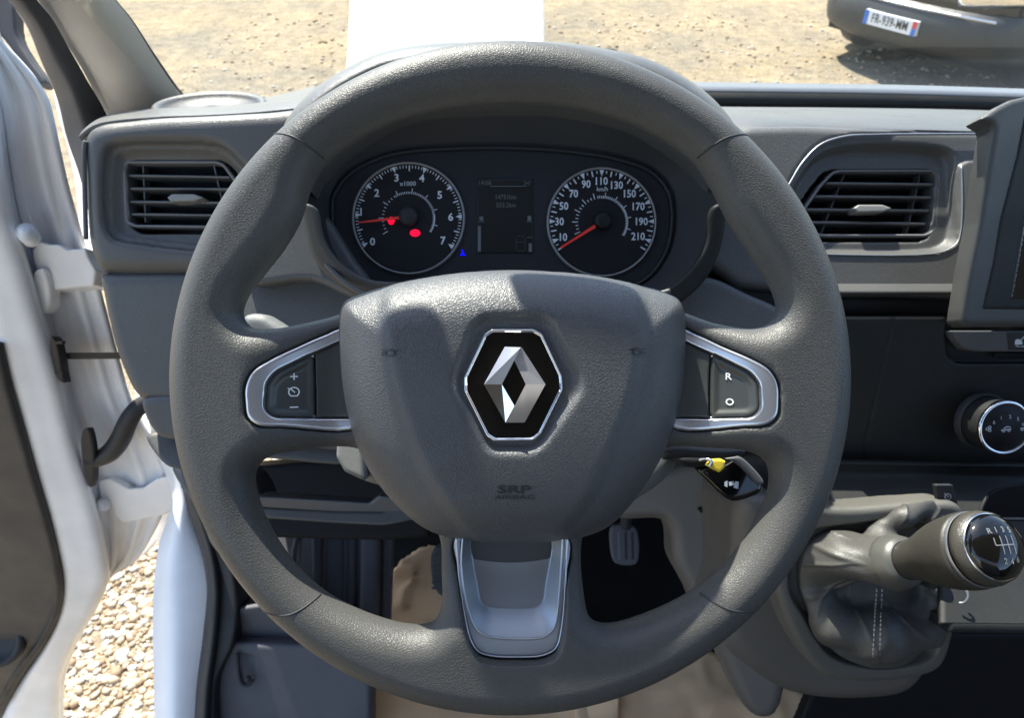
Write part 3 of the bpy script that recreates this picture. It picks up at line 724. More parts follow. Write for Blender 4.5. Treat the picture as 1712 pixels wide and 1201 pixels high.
box('bulkhead', -.45, 1.25, -1.3, -1.26, .85, 2.4, M['panel'], van)
box('right_side', 1.22, 1.26, -1.25, .9, .85, 1.75, M['doortrim'], van)
box('cab_floor', -.45, 1.22, -1.25, 1.02, .80, .845, M['carpet'], van)
box('dash_sun_block', -.42, 1.2, .72, 1.02, 1.25, 1.52, M['black'], van)  # unseen box added under the dash top to stop stray sunlight
box('firewall', -.45, 1.22, 1.02, 1.06, .845, 1.545, M['black'], van)
# grey pillar trim between the door seal and the glass
loft('pillar_trim', [[(45, -60, 0.688), (67, 0, 0.738), (87, 27, 0.761), (117, 77, 0.805), (143, 120, 0.845), (180, 196, 0.910), (200, 240, 0.920)],
                     [(80, -60, 0.672), (105, 0, 0.721), (128, 40, 0.752), (158, 90, 0.796), (185, 130, 0.833), (215, 200, 0.890), (240, 240, 0.900)],
                     [(125, -60, 0.676), (150, 0, 0.721), (180, 42, 0.758), (212, 95, 0.804), (240, 140, 0.845), (272, 190, 0.890), (290, 230, 0.900)],
                     [(155, -60, 0.704), (190, 0, 0.750), (217, 33, 0.778), (258, 97, 0.833), (302, 158, 0.892), (328, 180, 0.923), (350, 205, 0.940)]], M['pillar'], van, .004)
tube('glass_edge', [(157, -60, 0.710), (191, 0, 0.757), (218, 33, 0.787), (260, 97, 0.842), (306, 160, 0.903), (332, 179, 0.932)], .0022, M['black'], van, seg=6)
loft('door_seal', [[(-5, -60, 0.664), (20, 0, 0.712), (48, 40, 0.748), (72, 100, 0.798), (99, 165, 0.853), (114, 228, 0.880), (135, 290, 0.890), (150, 350, 0.900)],
                   [(10, -60, 0.648), (38, 0, 0.695), (64, 40, 0.730), (90, 95, 0.776), (118, 150, 0.823), (138, 205, 0.860), (152, 260, 0.870), (160, 330, 0.880)],
                   [(35, -60, 0.664), (60, 0, 0.712), (84, 30, 0.741), (116, 85, 0.788), (142, 130, 0.828), (178, 198, 0.890), (185, 240, 0.900), (190, 300, 0.910)]], M['rubber'], van, .004)
tube('seal_highlight', [(-5, -60, 0.668), (22, 0, 0.717), (50, 45, 0.756), (73, 102, 0.804), (101, 168, 0.860), (117, 228, 0.885), (135, 272, 0.890)], .0028, M['satin2'], van, seg=6)
# outer white post behind the seal
loft('front_post', [[(96, 150, .98), (106, 200, .985), (118, 240, .99), (131, 300, 1.0), (139, 380, 1.01), (142, 470, 1.02)], [(112, 150, .95), (122, 200, .955), (140, 240, .96), (150, 300, .97), (160, 380, .98), (165, 470, .99)]], M['white'], van, .01)
# sill post below
loft('hinge_post', [[(262, 1260, 1.02), (261, 1150, 1.02), (259, 1050, 1.02), (262, 965, 1.02), (270, 910, 1.02), (283, 870, 1.02), (292, 830, 1.02), (250, 720, 1.02), (225, 640, 1.02)],
                    [(290, 1260, .985), (291, 1150, .985), (292, 1050, .985), (290, 960, .985), (296, 900, .985), (302, 865, .985), (306, 830, .985), (270, 720, .98), (245, 640, .98)],
                    [(328, 1260, 1.0), (334, 1150, 1.0), (345, 1060, 1.0), (349, 985, 1.0), (341, 930, 1.0), (328, 880, 1.0), (316, 835, 1.0), (290, 740, 1.0), (265, 660, 1.0)]], M['white'], van, .006)
loft('sill_seal', [[(325, 1260, .985), (331, 1150, .985), (342, 1062, .985), (348, 985, .985), (340, 930, .985), (322, 870, .985), (308, 820, .985)],
                   [(340, 1260, .965), (346, 1150, .965), (357, 1062, .965), (361, 985, .965), (353, 930, .965), (335, 868, .965), (318, 815, .965)],
                   [(352, 1260, .99), (358, 1150, .99), (368, 1062, .99), (372, 985, .99), (364, 930, .99), (345, 868, .99), (330, 815, .99)]], M['rubber'], van, .004)

# ------------------------------------------------------------------ the open door
door = thing('open_van_side', 'open white van door seen edge on with hinges and dark inner trim', 'van door', tuple(W(60, 700, .95)))
ys = [-60, 60, 75, 100, 130, 165, 200, 232, 300, 360, 405, 455, 530, 600, 650, 700, 745, 800, 850, 895, 940, 967, 1013, 1047, 1090, 1137, 1201, 1260]
def interp(tab, yq): t = np.array(tab, float); return np.interp(yq, t[:, 1], t[:, 0])
Rt = [(-30, -60), (-4, 62), (5, 75), (24, 95), (45, 118), (66, 145), (80, 175), (91, 225), (93, 235), (105, 290), (120, 345), (138, 410), (156, 455), (185, 560), (206, 640), (232, 700), (258, 745), (280, 800), (272, 850), (252, 895), (222, 940), (181, 967), (162, 1013), (142, 1047), (120, 1090), (106, 1137), (104, 1201), (104, 1260)]
Bt = [(-60, -60), (-30, 100), (-12, 200), (0, 300), (11, 360), (37, 431), (57, 501), (74, 564), (93, 623), (110, 700), (129, 773), (150, 830), (166, 893), (176, 940), (180, 955), (174, 985), (155, 1020), (135, 1055), (112, 1095), (98, 1140), (96, 1201), (96, 1260)]
Tt = [(-180, -60), (-140, 200), (-80, 400), (-10, 560), (20, 650), (38, 710), (60, 790), (82, 860), (100, 930), (108, 985), (102, 1030), (80, 1080), (45, 1130), (10, 1190), (-20, 1260)]
rows = []
for y_ in ys:
    r_, b_, t_ = float(interp([(a, b) for a, b in Rt], y_)), float(interp(Bt, y_)), float(interp(Tt, y_))
    b_ = min(b_, r_ - 2); t_ = min(t_, b_ - 4)
    row = [(t_ - 260, y_, .875), (t_ - 8, y_, .870), (t_, y_, .850), (t_ + (b_ - t_) * .15, y_, .842), (t_ + (b_ - t_) * .5, y_, .846), (t_ + (b_ - t_) * .85, y_, .852), (b_, y_, .862), (b_ + (r_ - b_) * .06, y_, .90)]
    for k, dz in ((.2, .916), (.30, .911), (.38, .918), (.52, .924), (.62, .922), (.70, .915), (.78, .921), (.9, .925), (.97, .920), (1., .926)): row.append((b_ + (r_ - b_) * k, y_, dz))
    rows.append(row)
def dv(p): return P(p[0], p[1], (p[2] + DOFF) * CT / (CT + ST * (CY - p[1]) / F))
DOFF = 0.0
G = np.array([[dv(p) for p in r] for r in rows])
G = np.stack([smooth_poly(G[:, i], 3, False) for i in range(G.shape[1])], 1); G = np.stack([smooth_poly(G[i], 4, False) for i in range(G.shape[0])], 0)
grid_obj('door_shell', KW(G), M['white'], door, .006)
def dvl(L_): return [(x_, y_, d_ * CT / (CT + ST * (CY - y_) / F)) for x_, y_, d_ in L_]
tube('door_edge_seal', dvl([(92, 234, .93), (104, 290, .93), (119, 345, .93), (137, 408, .93), (157, 460, .93)]), .003, M['rubber'], door, seg=6)
# crease line on the upper part
tube('pressed_crease', dvl([(-5, 145, .925), (21, 177, .925), (55, 200, .925), (85, 222, .927)]), .004, M['white'], door, seg=8)
tube('pressed_crease', dvl([(45, 178, .925), (62, 182, .925), (75, 190, .927)]), .003, M['white'], door, seg=8)
TR = [(-220, 500), (-5, 562), (16, 640), (34, 700), (56, 780), (78, 850), (96, 920), (105, 982), (98, 1032), (74, 1080), (40, 1125), (4, 1190), (-40, 1290), (-260, 1300)]
trim = slab('door_trim', TR, Plane(.838, 0, .781), .02, .008, M['doortrim'], door, sm=True, res=.003)
tube('trim_edge', dvl([(-5, 575, .833), (12, 650, .833), (30, 712, .833), (52, 790, .833), (73, 862, .833), (90, 930, .833), (98, 984, .833), (92, 1026, .833), (70, 1072, .833), (36, 1118, .833), (0, 1180, .833)]), .006, M['rubber'], door, seg=8)
for rr0, hh in ((.040, .0), (.034, .004), (.028, .006)):
    pass
sp = lathe('speaker_grille', P(*dvl([(-8, 1070, .836)])[0]), (0, 0, 1), [(-.01, .046), (.002, .046), (.006, .042), (.004, .036), (-.002, .034), (-.003, .018), (-.002, .0005)], M['rubber'], door)
# hinges
def hinge(lab, top, front, d):
    h = slab('hinge', top, Plane(d, 0, .781), .045, .0025, M['white'], door, sm=2.5, res=.0013); return h
H1 = [(52, 420), (62, 402), (80, 408), (96, 408), (112, 417), (142, 414), (147, 430), (160, 452), (156, 478), (76, 486), (66, 466), (56, 440)]
hinge('', H1, None, .885)
lathe('hinge_bolt', P(*dvl([(43, 388, .865)])[0]), (.35, .2, 1), [(-.02, .0095), (.001, .0095), (.0012, .0065), (.006, .006), (.0065, .0005)], M['white'], door, seg=6 * 3)
slab('hinge_bracket', [(55, 455), (70, 448), (82, 480), (80, 515), (68, 525), (58, 490)], Plane(.875, 0, .781), .02, .003, M['white'], door, sm=True, res=.0012)
H2 = [(163, 805), (180, 800), (198, 808), (214, 818), (238, 816), (262, 800), (280, 797), (297, 800), (303, 822), (296, 848), (272, 862), (205, 875), (192, 862), (186, 842), (168, 838)]
hinge('', H2, None, .90)
lathe('hinge_bolt', P(*dvl([(170, 845, .885)])[0]), (.35, .2, 1), [(-.02, .009), (.001, .009), (.0012, .006), (.006, .0055), (.0065, .0005)], M['white'], door, seg=18)
slab('hinge_plate', [(232, 858), (292, 850), (304, 905), (272, 926), (262, 905), (240, 930), (222, 930)], Plane(.955, 0, .781), .01, .002, M['white'], door, sm=4.0, res=.0016)
# check strap
prism('check_strap', [(93, 590), (240, 589), (240, 600), (93, 601)], Plane(.875, 0, .781), 0, M['rubber'], door, back=.006)
slab('strap_bracket', [(84, 562), (92, 568), (98, 590), (103, 620), (106, 640), (98, 636), (90, 610), (84, 585)], Plane(.855, 0, .781), .015, .002, M['rubber'], door, sm=True, res=.0008)
for yy in (574, 625): prism('strap_bolt', [(92, yy - 3), (104, yy - 4), (104, yy + 1), (92, yy + 2)], Plane(.855, 0, .781), 0, M['rubber'], door, back=.006)
# wiring gaiter
tube('wiring_gaiter', dvl([(142, 768, .868), (165, 767, .872), (186, 755, .876), (202, 733, .88), (213, 708, .885), (228, 685, .89), (252, 668, .90)]), [.0105, .011, .0125, .0125, .012, .011, .011], M['rubber'], door, seg=14)
slab('gaiter_grommet', [(136, 722), (146, 716), (153, 735), (157, 775), (156, 805), (150, 816), (142, 800), (135, 760)], Plane(.858, 0, .781), .012, .003, M['rubber'], door, sm=True, res=.001)
# door window frame, upper left
mir = slab('window_frame', [(-40, -60), (-6, -40), (20, 5), (28, 60), (50, 98), (76, 138), (62, 141), (38, 110), (6, 66), (-10, 50), (-60, 20)], Plane(.95), .02, .003, M['rubber'], door, sm=True, res=.002)
# ------------------------------------------------------------------ dashboard
dash = thing('dashboard', 'dark grey grained dashboard running across the cab under the windscreen', 'dashboard', tuple(W(853, 500, .75)))
def rel_bulge(amount, R0):
    return lambda X, Y, D: -amount * (1 - np.clip(D / R0, 0, 1)) ** 2
# ---- left pod
PODL = [(131, 232), (140, 212), (160, 201), (210, 194), (262, 189), (330, 186), (440, 180), (520, 176), (560, 200), (575, 330), (560, 420), (500, 455), (325, 461), (170, 456), (155, 445), (140, 405), (133, 300)]
VRO = [(172, 262), (180, 244), (200, 238), (340, 237), (372, 244), (398, 266), (420, 300), (420, 405), (210, 404), (188, 398), (174, 378)]
VRI = [(180, 264), (187, 249), (202, 244), (338, 243), (366, 250), (390, 270), (412, 300), (412, 399), (212, 398), (192, 392), (181, 374)]
VOP = [(200, 272), (208, 264), (362, 264), (376, 272), (400, 305), (392, 384), (222, 384), (206, 374)]
slab('left_pod', PODL, Plane(.655, 0, .25, (300, 320)), .16, .016, M['dash'], dash, sm=True, res=.0016,
     holes=[(VRO, .0022, True, .0005), (VRI, -.0020, True, .0005), (VRI, .014, True, .009), (VOP, .05, 5.0, .001)])
# upper surface of the pod running away to the screen
LPP = Plane(.655, 0, .25, (300, 320))
def lpd(px, py, o=0): return (px, py, -LPP.hit(px, py)[2] + o)
loft('dash_top', [[lpd(134, 232, .022), lpd(160, 212, .022), lpd(262, 199, .022), lpd(340, 196, .022), lpd(440, 190, .022), lpd(530, 180, .022)],
                  [lpd(140, 222, .040), lpd(166, 203, .040), lpd(262, 191, .040), lpd(340, 188, .040), lpd(440, 182, .040), lpd(530, 168, .040)],
                  [(165, 206, .78), (185, 195, .79), (262, 183, .81), (340, 180, .83), (440, 172, .83), (530, 150, .83)],
                  [(180, 202, .90), (215, 190, .92), (262, 180, .94), (340, 173, .97), (440, 166, .98), (530, 145, .98)]], M['dash'], dash, .004, label='top of the dashboard on the left, beside the pillar')
loft('dash_top', [[(550, 158, .97), (700, 150, .97), (900, 152, .97), (1160, 182, .97)], [(550, 172, .80), (700, 165, .80), (900, 168, .80), (1160, 188, .80)], [(560, 200, .68), (700, 190, .68), (900, 190, .68), (1170, 205, .68)]], M['dash'], dash, .004, label='top of the dashboard behind the instrument hood')
# loudspeaker-like round defroster outlet on top
G = []
c0 = np.array(W(352, 181, .775)) + np.array([0, 0, .001])
for (rx_, ry_, h) in ((.060, .050, -.004), (.058, .048, .004), (.054, .044, .005), (.050, .040, .002), (.048, .038, -.001), (.01, .01, -.001)):
    G.append([c0 + np.array([rx_ * math.cos(t), ry_ * math.sin(t), h + .30 * ry_ * math.sin(t) * -.2]) for t in np.linspace(0, 2 * math.pi, 40, endpoint=False)])
grid_obj('round_outlet', np.array(G), M['dash'], dash, wrap=True)
tube('side_clip', [lpd(143, 236, .002), lpd(141, 250, .002), lpd(144, 400, .002)], .0022, M['dashplain'], dash, seg=6)
# ---- vents
def vent(lab, frame, inner, slats, bars, knob, c, b, side):
    VP = lambda o: Plane(.655 + o, 0, b, c)
    v = thing('air_vent', lab, 'air vent', tuple(W(*np.mean(frame, 0), .66)))
    slab('frame', frame, VP(.013), .012, .0014, M['ventframe'], v, sm=side['r'], res=.0008, holes=[(inner, None, side['ri'])])
    prism('dark_cavity', [(p[0], p[1]) for p in inner], VP(.040), 0, M['black'], v, back=.002)
    for (xa, xb, ya, yb) in slats:
        slab('slat', [(xa, ya - 2.2), (xb, yb - 2.2), (xb, yb + 2.2), (xa, ya + 2.2)], VP(.016), .020, .0007, M['ventslat'], v, sm=0, res=.0006)
    for (xa, ya, xb, yb) in bars:
        prism('bar', [(xa - 1.2, ya), (xa + 1.2, ya), (xb + 1.2, yb), (xb - 1.2, yb)], VP(.024), 0, M['ventslat'], v, back=.010)
    kx0, kx1, ky = knob
    slab('adjuster', [(kx0, ky - 1), (kx0 + 8, ky - 7), (kx1 - 16, ky - 7), (kx1, ky - 1), (kx1 - 14, ky + 5), (kx0 + 6, ky + 6)], VP(.006), .018, .0012, M['adjuster'], v, sm=1.0, res=.0006)
    return v
M['ventframe'] = plastic('vent_frame', (.15, .15, .155), .35, 0, fine=.00001)
M['ventslat'] = plastic('vent_slat', (.10, .10, .10), .35, 0, fine=.00001); M['adjuster'] = plastic('vent_adjuster', (.22, .22, .21), .4, 0, fine=.00001)
vent('air vent with four slats left of the steering wheel, beside the open door',
     [(203, 276), (210, 268), (363, 268), (375, 273), (400, 306), (388, 382), (222, 380), (208, 372)], [(209, 278), (214, 273), (361, 273), (371, 277), (392, 306), (382, 377), (225, 375), (213, 368)],
     [(212, 384, 293, 296), (214, 390, 315, 316), (216, 388, 337, 339), (218, 384, 358, 360)], [(239, 275, 243, 372), (357, 275, 372, 340)], (279, 340, 331), (300, 320), .25, dict(r=5.0, ri=4.0))
# ---- panel below the pod
LOWL = [(162, 458), (176, 455), (560, 466), (590, 480), (585, 560), (420, 600), (400, 676), (300, 678), (238, 671), (222, 660), (206, 632), (188, 585), (175, 535), (166, 492)]
slab('knee_panel', LOWL, Plane(.685, 0, .2, (300, 560)), .10, .012, M['dash'], dash, sm=True, res=.0018)
slab('upper_strip', [(236, 668), (420, 672), (600, 668), (605, 745), (420, 738), (268, 732), (250, 715), (238, 690)], Plane(.70, 0, .3, (400, 700)), .05, .006, M['dashplain'], dash, sm=True, res=.002)
slab('lower_strip', [(243, 728), (400, 732), (600, 738), (600, 772), (420, 768), (330, 786), (283, 783), (262, 765)], Plane(.72, 0, -.4, (400, 750)), .04, .004, M['trimgrey'], dash, sm=True, res=.002)
slab('left_cheek', [(285, 780), (340, 782), (420, 800), (440, 870), (400, 905), (372, 930), (352, 915), (330, 860)], Plane(.78, 0, -.2, (360, 840)), .05, .006, M['dashplain'], dash, sm=True, res=.002)
slab('under_dash', [(290, 790), (560, 770), (700, 770), (720, 900), (640, 905), (440, 900), (360, 940), (340, 900)], Plane(.98), .06, .003, M['black'], dash, sm=0, res=.004)
# open shelf with a light lip
slab('shelf_lip', [(425, 832), (440, 831), (560, 838), (618, 842), (634, 829), (690, 838), (700, 860), (660, 862), (640, 858), (560, 857), (450, 850), (430, 848)], Plane(.76, 0, .5, (560, 845)), .03, .002, M['dashplain'], dash, sm=4.0, res=.0012)
slab('shelf_front', [(430, 848), (560, 856), (640, 857), (662, 846), (700, 850), (700, 868), (664, 876), (640, 880), (560, 876), (445, 868)], Plane(.762, 0, -.25, (560, 865)), .03, .003, M['trimgrey'], dash, sm=3.0, res=.0012)
# ---- inner left: trim between pod and cowl, seen through the wheel
slab('inner_trim', [(470, 370), (520, 340), (590, 430), (620, 480), (600, 500), (520, 470), (425, 476), (400, 460), (420, 410)], Plane(.640), .05, .006, M['dash'], dash, sm=True, res=.0016)
slab('column_side_panel', [(400, 470), (470, 466), (530, 440), (640, 500), (660, 600), (560, 640), (400, 620)], Plane(.655, 0, -.1, (500, 540)), .06, .008, M['dash'], dash, sm=True, res=.0018)
slab('indicator_stalk', [(404, 530), (418, 524), (440, 526), (458, 536), (480, 548), (560, 552), (560, 572), (470, 570), (410, 560)], Plane(.52), .018, .007, M['shroud'], dash, sm=True, res=.001)
# ---- right: cowl to centre
loft('screen_ledge', [[(640, 134, 1.0), (1150, 139, 1.02), (1300, 141, 1.02), (1500, 144, 1.02), (1760, 152, 1.02), (2300, 168, 1.02)], [(640, 150, .94), (1150, 153, .955), (1300, 154.5, .955), (1500, 157.5, .955), (1760, 165, .955), (2300, 180, .955)]], M['ledge'], dash, .004)
loft('ledge_face', [[(640, 150.5, .941), (1150, 153.5, .956), (1300, 155, .956), (1500, 158, .956), (1760, 165.5, .956), (2300, 180.5, .956)], [(640, 178, .95), (1150, 181, .962), (1300, 181.5, .962), (1500, 184, .962), (1760, 190, .962), (2300, 205, .962)]], M['dashdark'], dash, .004)
RPP = Plane(.655, 0, -.06, (1450, 330))
def rpd(px, py, o=0): return (px, py, -RPP.hit(px, py)[2] + o)
loft('dash_top', [[(1140, 180, .98), (1230, 181, .975), (1400, 182, .97), (1600, 185, .97), (1760, 190, .97)],
                  [(1170, 184, .83), (1240, 183.5, .82), (1400, 186, .82), (1600, 190, .82), (1760, 196, .82)],
                  [(1180, 200, .71), (1250, 196, .70), (1400, 197, .70), (1600, 202, .70), (1760, 208, .70)],
                  [rpd(1190, 236, .012), rpd(1262, 215, .012), rpd(1400, 212, .012), rpd(1600, 217, .012), rpd(1760, 220, .012)],
                  [rpd(1190, 256, .006), rpd(1262, 228, .006), rpd(1400, 219, .006), rpd(1600, 222, .006), rpd(1760, 226, .006)]], M['dash'], dash, .004, label='top of the dashboard on the right, sloping up from the windscreen')
PODR = [(1195, 225), (1250, 208), (1330, 206), (1420, 209), (1640, 213), (1660, 216), (1660, 500), (1500, 494), (1390, 494), (1230, 480), (1180, 440), (1170, 330)]
TRO = [(1290, 430), (1300, 350), (1316, 310), (1340, 268), (1372, 238), (1412, 225), (1470, 222), (1700, 221), (1700, 272), (1606, 275), (1604, 400), (1584, 418), (1556, 424), (1380, 424)]
VRR = [(1300, 410), (1310, 360), (1326, 325), (1350, 285), (1376, 258), (1412, 246), (1570, 248), (1594, 258), (1600, 280), (1600, 396), (1582, 413), (1556, 419), (1380, 419)]
VOR = [(1330, 392), (1336, 352), (1368, 306), (1388, 283), (1402, 279), (1566, 279), (1576, 290), (1570, 380), (1562, 394), (1548, 399), (1380, 398)]
slab('centre_pod', PODR, Plane(.655, 0, -.06, (1450, 330)), .14, .010, M['dash'], dash, sm=12.0, res=.0016,
     holes=[(TRO, .003, True, .0006), (VRR, .010, True, .004), (VOR, .05, 5.0, .001)])
CPP = Plane(.6545, 0, -.06, (1450, 330))
def onp(L_): return [(x_, y_, -CPP.hit(x_, y_)[2]) for x_, y_ in L_]
tube('trim_line', onp([(1290, 352), (1317, 312), (1342, 271), (1373, 241), (1412, 228), (1470, 225), (1642, 224)]), .0011, M['satin2'], dash, seg=6)
tube('trim_line', onp([(1370, 425), (1556, 425), (1588, 416), (1604, 398), (1607, 276)]), .0007, M['satin2'], dash, seg=6)
vent('air vent with four slats right of the steering wheel, below the windscreen ledge',
     [(1334, 390), (1340, 352), (1370, 309), (1392, 286), (1404, 283), (1564, 283), (1573, 292), (1568, 380), (1560, 391), (1548, 396), (1380, 396)],
     [(1340, 386), (1345, 354), (1374, 312), (1395, 290), (1406, 287), (1562, 287), (1568, 294), (1563, 378), (1556, 387), (1546, 391), (1380, 391)],
     [(1382, 1560, 306, 308), (1363, 1558, 328, 330), (1346, 1554, 350, 352), (1342, 1548, 371, 374)], [(1412, 290, 1374, 388), (1539, 290, 1516, 390)], (1428, 1492, 349), (1450, 330), -.06, dict(r=4.0, ri=3.0))
# panel below the vent, light step and black lower band
slab('step_strip', [(1370, 467), (1500, 468), (1660, 471), (1660, 491), (1600, 491), (1500, 491), (1395, 491), (1380, 480)], Plane(.648, 0, -.75, (1500, 480)), .03, .003, M['trimgrey'], dash, sm=2.0, res=.0014)
slab('padded_band', [(1180, 470), (1390, 494), (1500, 495), (1700, 497), (1700, 534), (1400, 533), (1300, 545), (1230, 520)], Plane(.672, 0, .2, (1500, 510)), .05, .006, M['dashdark'], dash, sm=3.0, res=.002)
slab('column_side_panel', [(1100, 480), (1180, 462), (1250, 490), (1320, 530), (1330, 640), (1200, 640), (1120, 580)], Plane(.640, 0, -.1, (1230, 520)), .06, .006, M['dash'], dash, sm=True, res=.0018)
# ---- instrument hood
hoodarc = [(470, 240), (480, 205), (505, 172), (545, 138), (600, 106), (640, 90), (700, 78), (780, 73), (856, 72), (940, 74), (1010, 84), (1075, 99), (1130, 124), (1180, 158), (1215, 195), (1240, 235)]
def arcrow(k, dx, dy, d):   # shrink the arc towards its centre
    return [(856 + (x_ - 856) * k + dx, 640 + (y_ - 640) * k + dy, d) for x_, y_ in hoodarc]
loft('instrument_hood', [arcrow(.93, 0, 60, .93), arcrow(.975, 0, 16, .80), arcrow(.995, 0, 4, .68), arcrow(1.0, 0, 0, .62), arcrow(.992, 0, 1, .600), arcrow(.975, 0, 3, .594), arcrow(.962, 0, 5, .597)], M['dash'], dash, .003)
loft('hood_lining', [arcrow(.968, 0, 4, .600), arcrow(.955, 0, 5, .592), arcrow(.935, 0, 8, .590), arcrow(.90, 0, 14, .595), arcrow(.86, 0, 28, .62), arcrow(.82, 0, 45, .67)], M['dash'], dash, .003, label='inner band of the instrument hood')

# ------------------------------------------------------------------ instrument cluster
clu = thing('instrument_cluster', 'black instrument cluster with two round dials and a dark display behind the steering wheel', 'instrument cluster', tuple(W(850, 470, .66)))
COWL = [(486, 250), (560, 190), (680, 150), (856, 138), (1010, 148), (1130, 190), (1200, 250), (1206, 330), (1192, 400), (1165, 450), (1120, 486), (1050, 505), (856, 520), (660, 505), (600, 488), (552, 450), (522, 400), (506, 330)]
FACE = [(556, 330), (575, 300), (610, 275), (660, 257), (740, 249), (850, 247), (960, 254), (1040, 268), (1090, 288), (1118, 322), (1124, 370), (1112, 425), (1075, 470), (1000, 490), (850, 496), (690, 488), (610, 468), (572, 425), (556, 375)]
facem = Plane(.645).poly(smooth_poly(FACE, 6)); cowm = Plane(.60).poly(smooth_poly(COWL, 6))
slab('cowl', COWL, Plane(.608), .08, .003, M['cowl'], clu, sm=True, res=.0018,
     relief=lambda X, Y, D: -.046 * np.clip(D / np.maximum(D - psdf(facem, X, Y), 1e-4), 0, 1) ** .8 * (D > 0))
slab('cluster_face', FACE, Plane(.650), .004, .0015, M['face'], clu, sm=True, res=.0016)
tube('face_rim', [(x_, y_, .648) for x_, y_ in FACE] + [(FACE[0][0], FACE[0][1], .648)], .0016, M['cowl'], clu, seg=6)
tube('cowl_rim', [(x_, y_, .606) for x_, y_ in COWL[10:] + COWL[:1]][::1], .0022, M['dash'], clu, seg=8)
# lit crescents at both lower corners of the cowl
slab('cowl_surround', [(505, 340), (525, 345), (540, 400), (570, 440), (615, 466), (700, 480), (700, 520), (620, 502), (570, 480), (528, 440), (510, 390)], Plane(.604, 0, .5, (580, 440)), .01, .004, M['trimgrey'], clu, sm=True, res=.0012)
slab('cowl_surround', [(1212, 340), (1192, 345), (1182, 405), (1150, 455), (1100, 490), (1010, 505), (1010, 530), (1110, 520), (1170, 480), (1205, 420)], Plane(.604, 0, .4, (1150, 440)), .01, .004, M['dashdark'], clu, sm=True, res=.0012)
def gauge(name, c, rad, lab):
    g = slab('dial', [(c[0] + rad * .985 * math.cos(t), c[1] + rad * .985 * math.sin(t)) for t in np.linspace(0, 2 * math.pi, 60, endpoint=False)], Plane(.6485), .003, .0006, M['dial'], clu, sm=0, res=.0010)
    g['label'] = lab
    cK = P(c[0], c[1], .6485); rr = rad / F * .6485
    lathe('dial_rim', cK, (0, 0, 1), [(-.001, rr * .975), (.0016, rr * .98), (.0020, rr), (.0010, rr * 1.015), (-.001, rr * 1.02)], M['dialring'], g, seg=72)
    return g
PG = Plane(.6482)
def pol(c, r, a): return (c[0] + r * math.cos(R(a)), c[1] - r * math.sin(R(a)))
# rev counter
c1 = (683, 365); r1 = 93
g1 = gauge('rev', c1, r1, 'rev counter from 0 to 7 with two red warning lamps')
a_of = lambda v: 211 - 34.85 * v
marks = []
for i in range(0, 71):
    v = i / 10; a = a_of(v)
    if i % 10 == 0: marks.append([pol(c1, r1 * .955, a - 2.6), pol(c1, r1 * .955, a + 2.6), pol(c1, r1 * .85, a)])
    elif i % 5 == 0: marks.append(stroke(pol(c1, r1 * .85, a), pol(c1, r1 * .95, a), 2.0))
    else: marks.append(stroke(pol(c1, r1 * .90, a), pol(c1, r1 * .95, a), 1.3))
for i in range(0, 61):
    a = 212 - 4.05 * i
    if a < -33: break
    if i < 22 and i % 2: continue
    marks.append(stroke(pol(c1, r1 * .44, a), pol(c1, r1 * (.54 if i % 8 == 0 else .48), a), 1.1))
marks += arcstroke(c1, r1 * .47, 8, -30, 1.3, 10)
multi('scale_marks', marks, PG, .0004, M['print'], g1, kind='stuff')
for v, r_ in ((0, .77), (1, .86), (2, .73), (3, .76), (4, .76), (5, .70), (6, .76), (7, .74)):
    p = pol(c1, r1 * r_ , a_of(v) + (-4 if v == 1 else 2 if v == 0 else 0)); text('numeral', str(v), p[0], p[1], 12.5, PG, M['print'], g1, bold=.02, h=.0004)
text('lettering', 'x1000', 682, 307, 7.5, PG, M['print'], g1, h=.0004)
nd = [(c1[0] + 4, c1[1] - 6.5), (c1[0] + 4, c1[1] - .5), (600, 372.8), (599, 371)]
prism('needle', nd, Plane(.6425), 0, M['red'], g1, back=.0006)
lathe('needle_cap', P(683, 362, .646), (0, 0, 1), [(0, .0085), (.004, .0080), (.0055, .0055), (.0055, .0002)], M['cowl'], g1, seg=24)
def lamp(cx, cy, rx_, ry_, m): return prism('warning_lamp', [(cx + rx_ * math.cos(t), cy + ry_ * math.sin(t)) for t in np.linspace(0, 6.283, 20, endpoint=False)], Plane(.6476), 0, m, g1, back=.0003, smooth=False)
lamp(654, 369, 5.5, 6.5, M['redlamp']); lamp(694, 389.5, 8.5, 6, M['redlamp'])
prism('coolant_lamp', [(769, 427), (772, 423), (771.5, 418), (773.5, 417), (775, 423), (779, 427)], Plane(.6490), 0, M['bluelamp'], clu, back=.0003)
# speedometer
c2 = (1006, 371.5); r2 = 90.5
g2 = gauge('speed', c2, r2, 'speedometer marked from 10 to 210 km/h')
b_of = lambda v: 90 - (v - 110) * 1.114
marks = []
for i in range(0, 45):
    v = i * 5; a = b_of(v)
    if v % 20 == 10: marks.append([pol(c2, r2 * .965, a - 2.6), pol(c2, r2 * .965, a + 2.6), pol(c2, r2 * .85, a)])
    elif v % 10 == 0: marks.append(stroke(pol(c2, r2 * .85, a), pol(c2, r2 * .955, a), 2.2))
    else: marks.append(stroke(pol(c2, r2 * .90, a), pol(c2, r2 * .95, a), 1.5))
for i in range(0, 61):
    a = 204 - 4.05 * i
    if a < -31: break
    if i < 26 and i % 2: continue
    marks.append(stroke(pol(c2, r2 * .44, a), pol(c2, r2 * (.55 if i % 6 == 0 else .49), a), 1.3))
marks += arcstroke(c2, r2 * .47, 42, -30, 1.1, 16)
multi('scale_marks', marks, PG, .0004, M['print'], g2, kind='stuff')
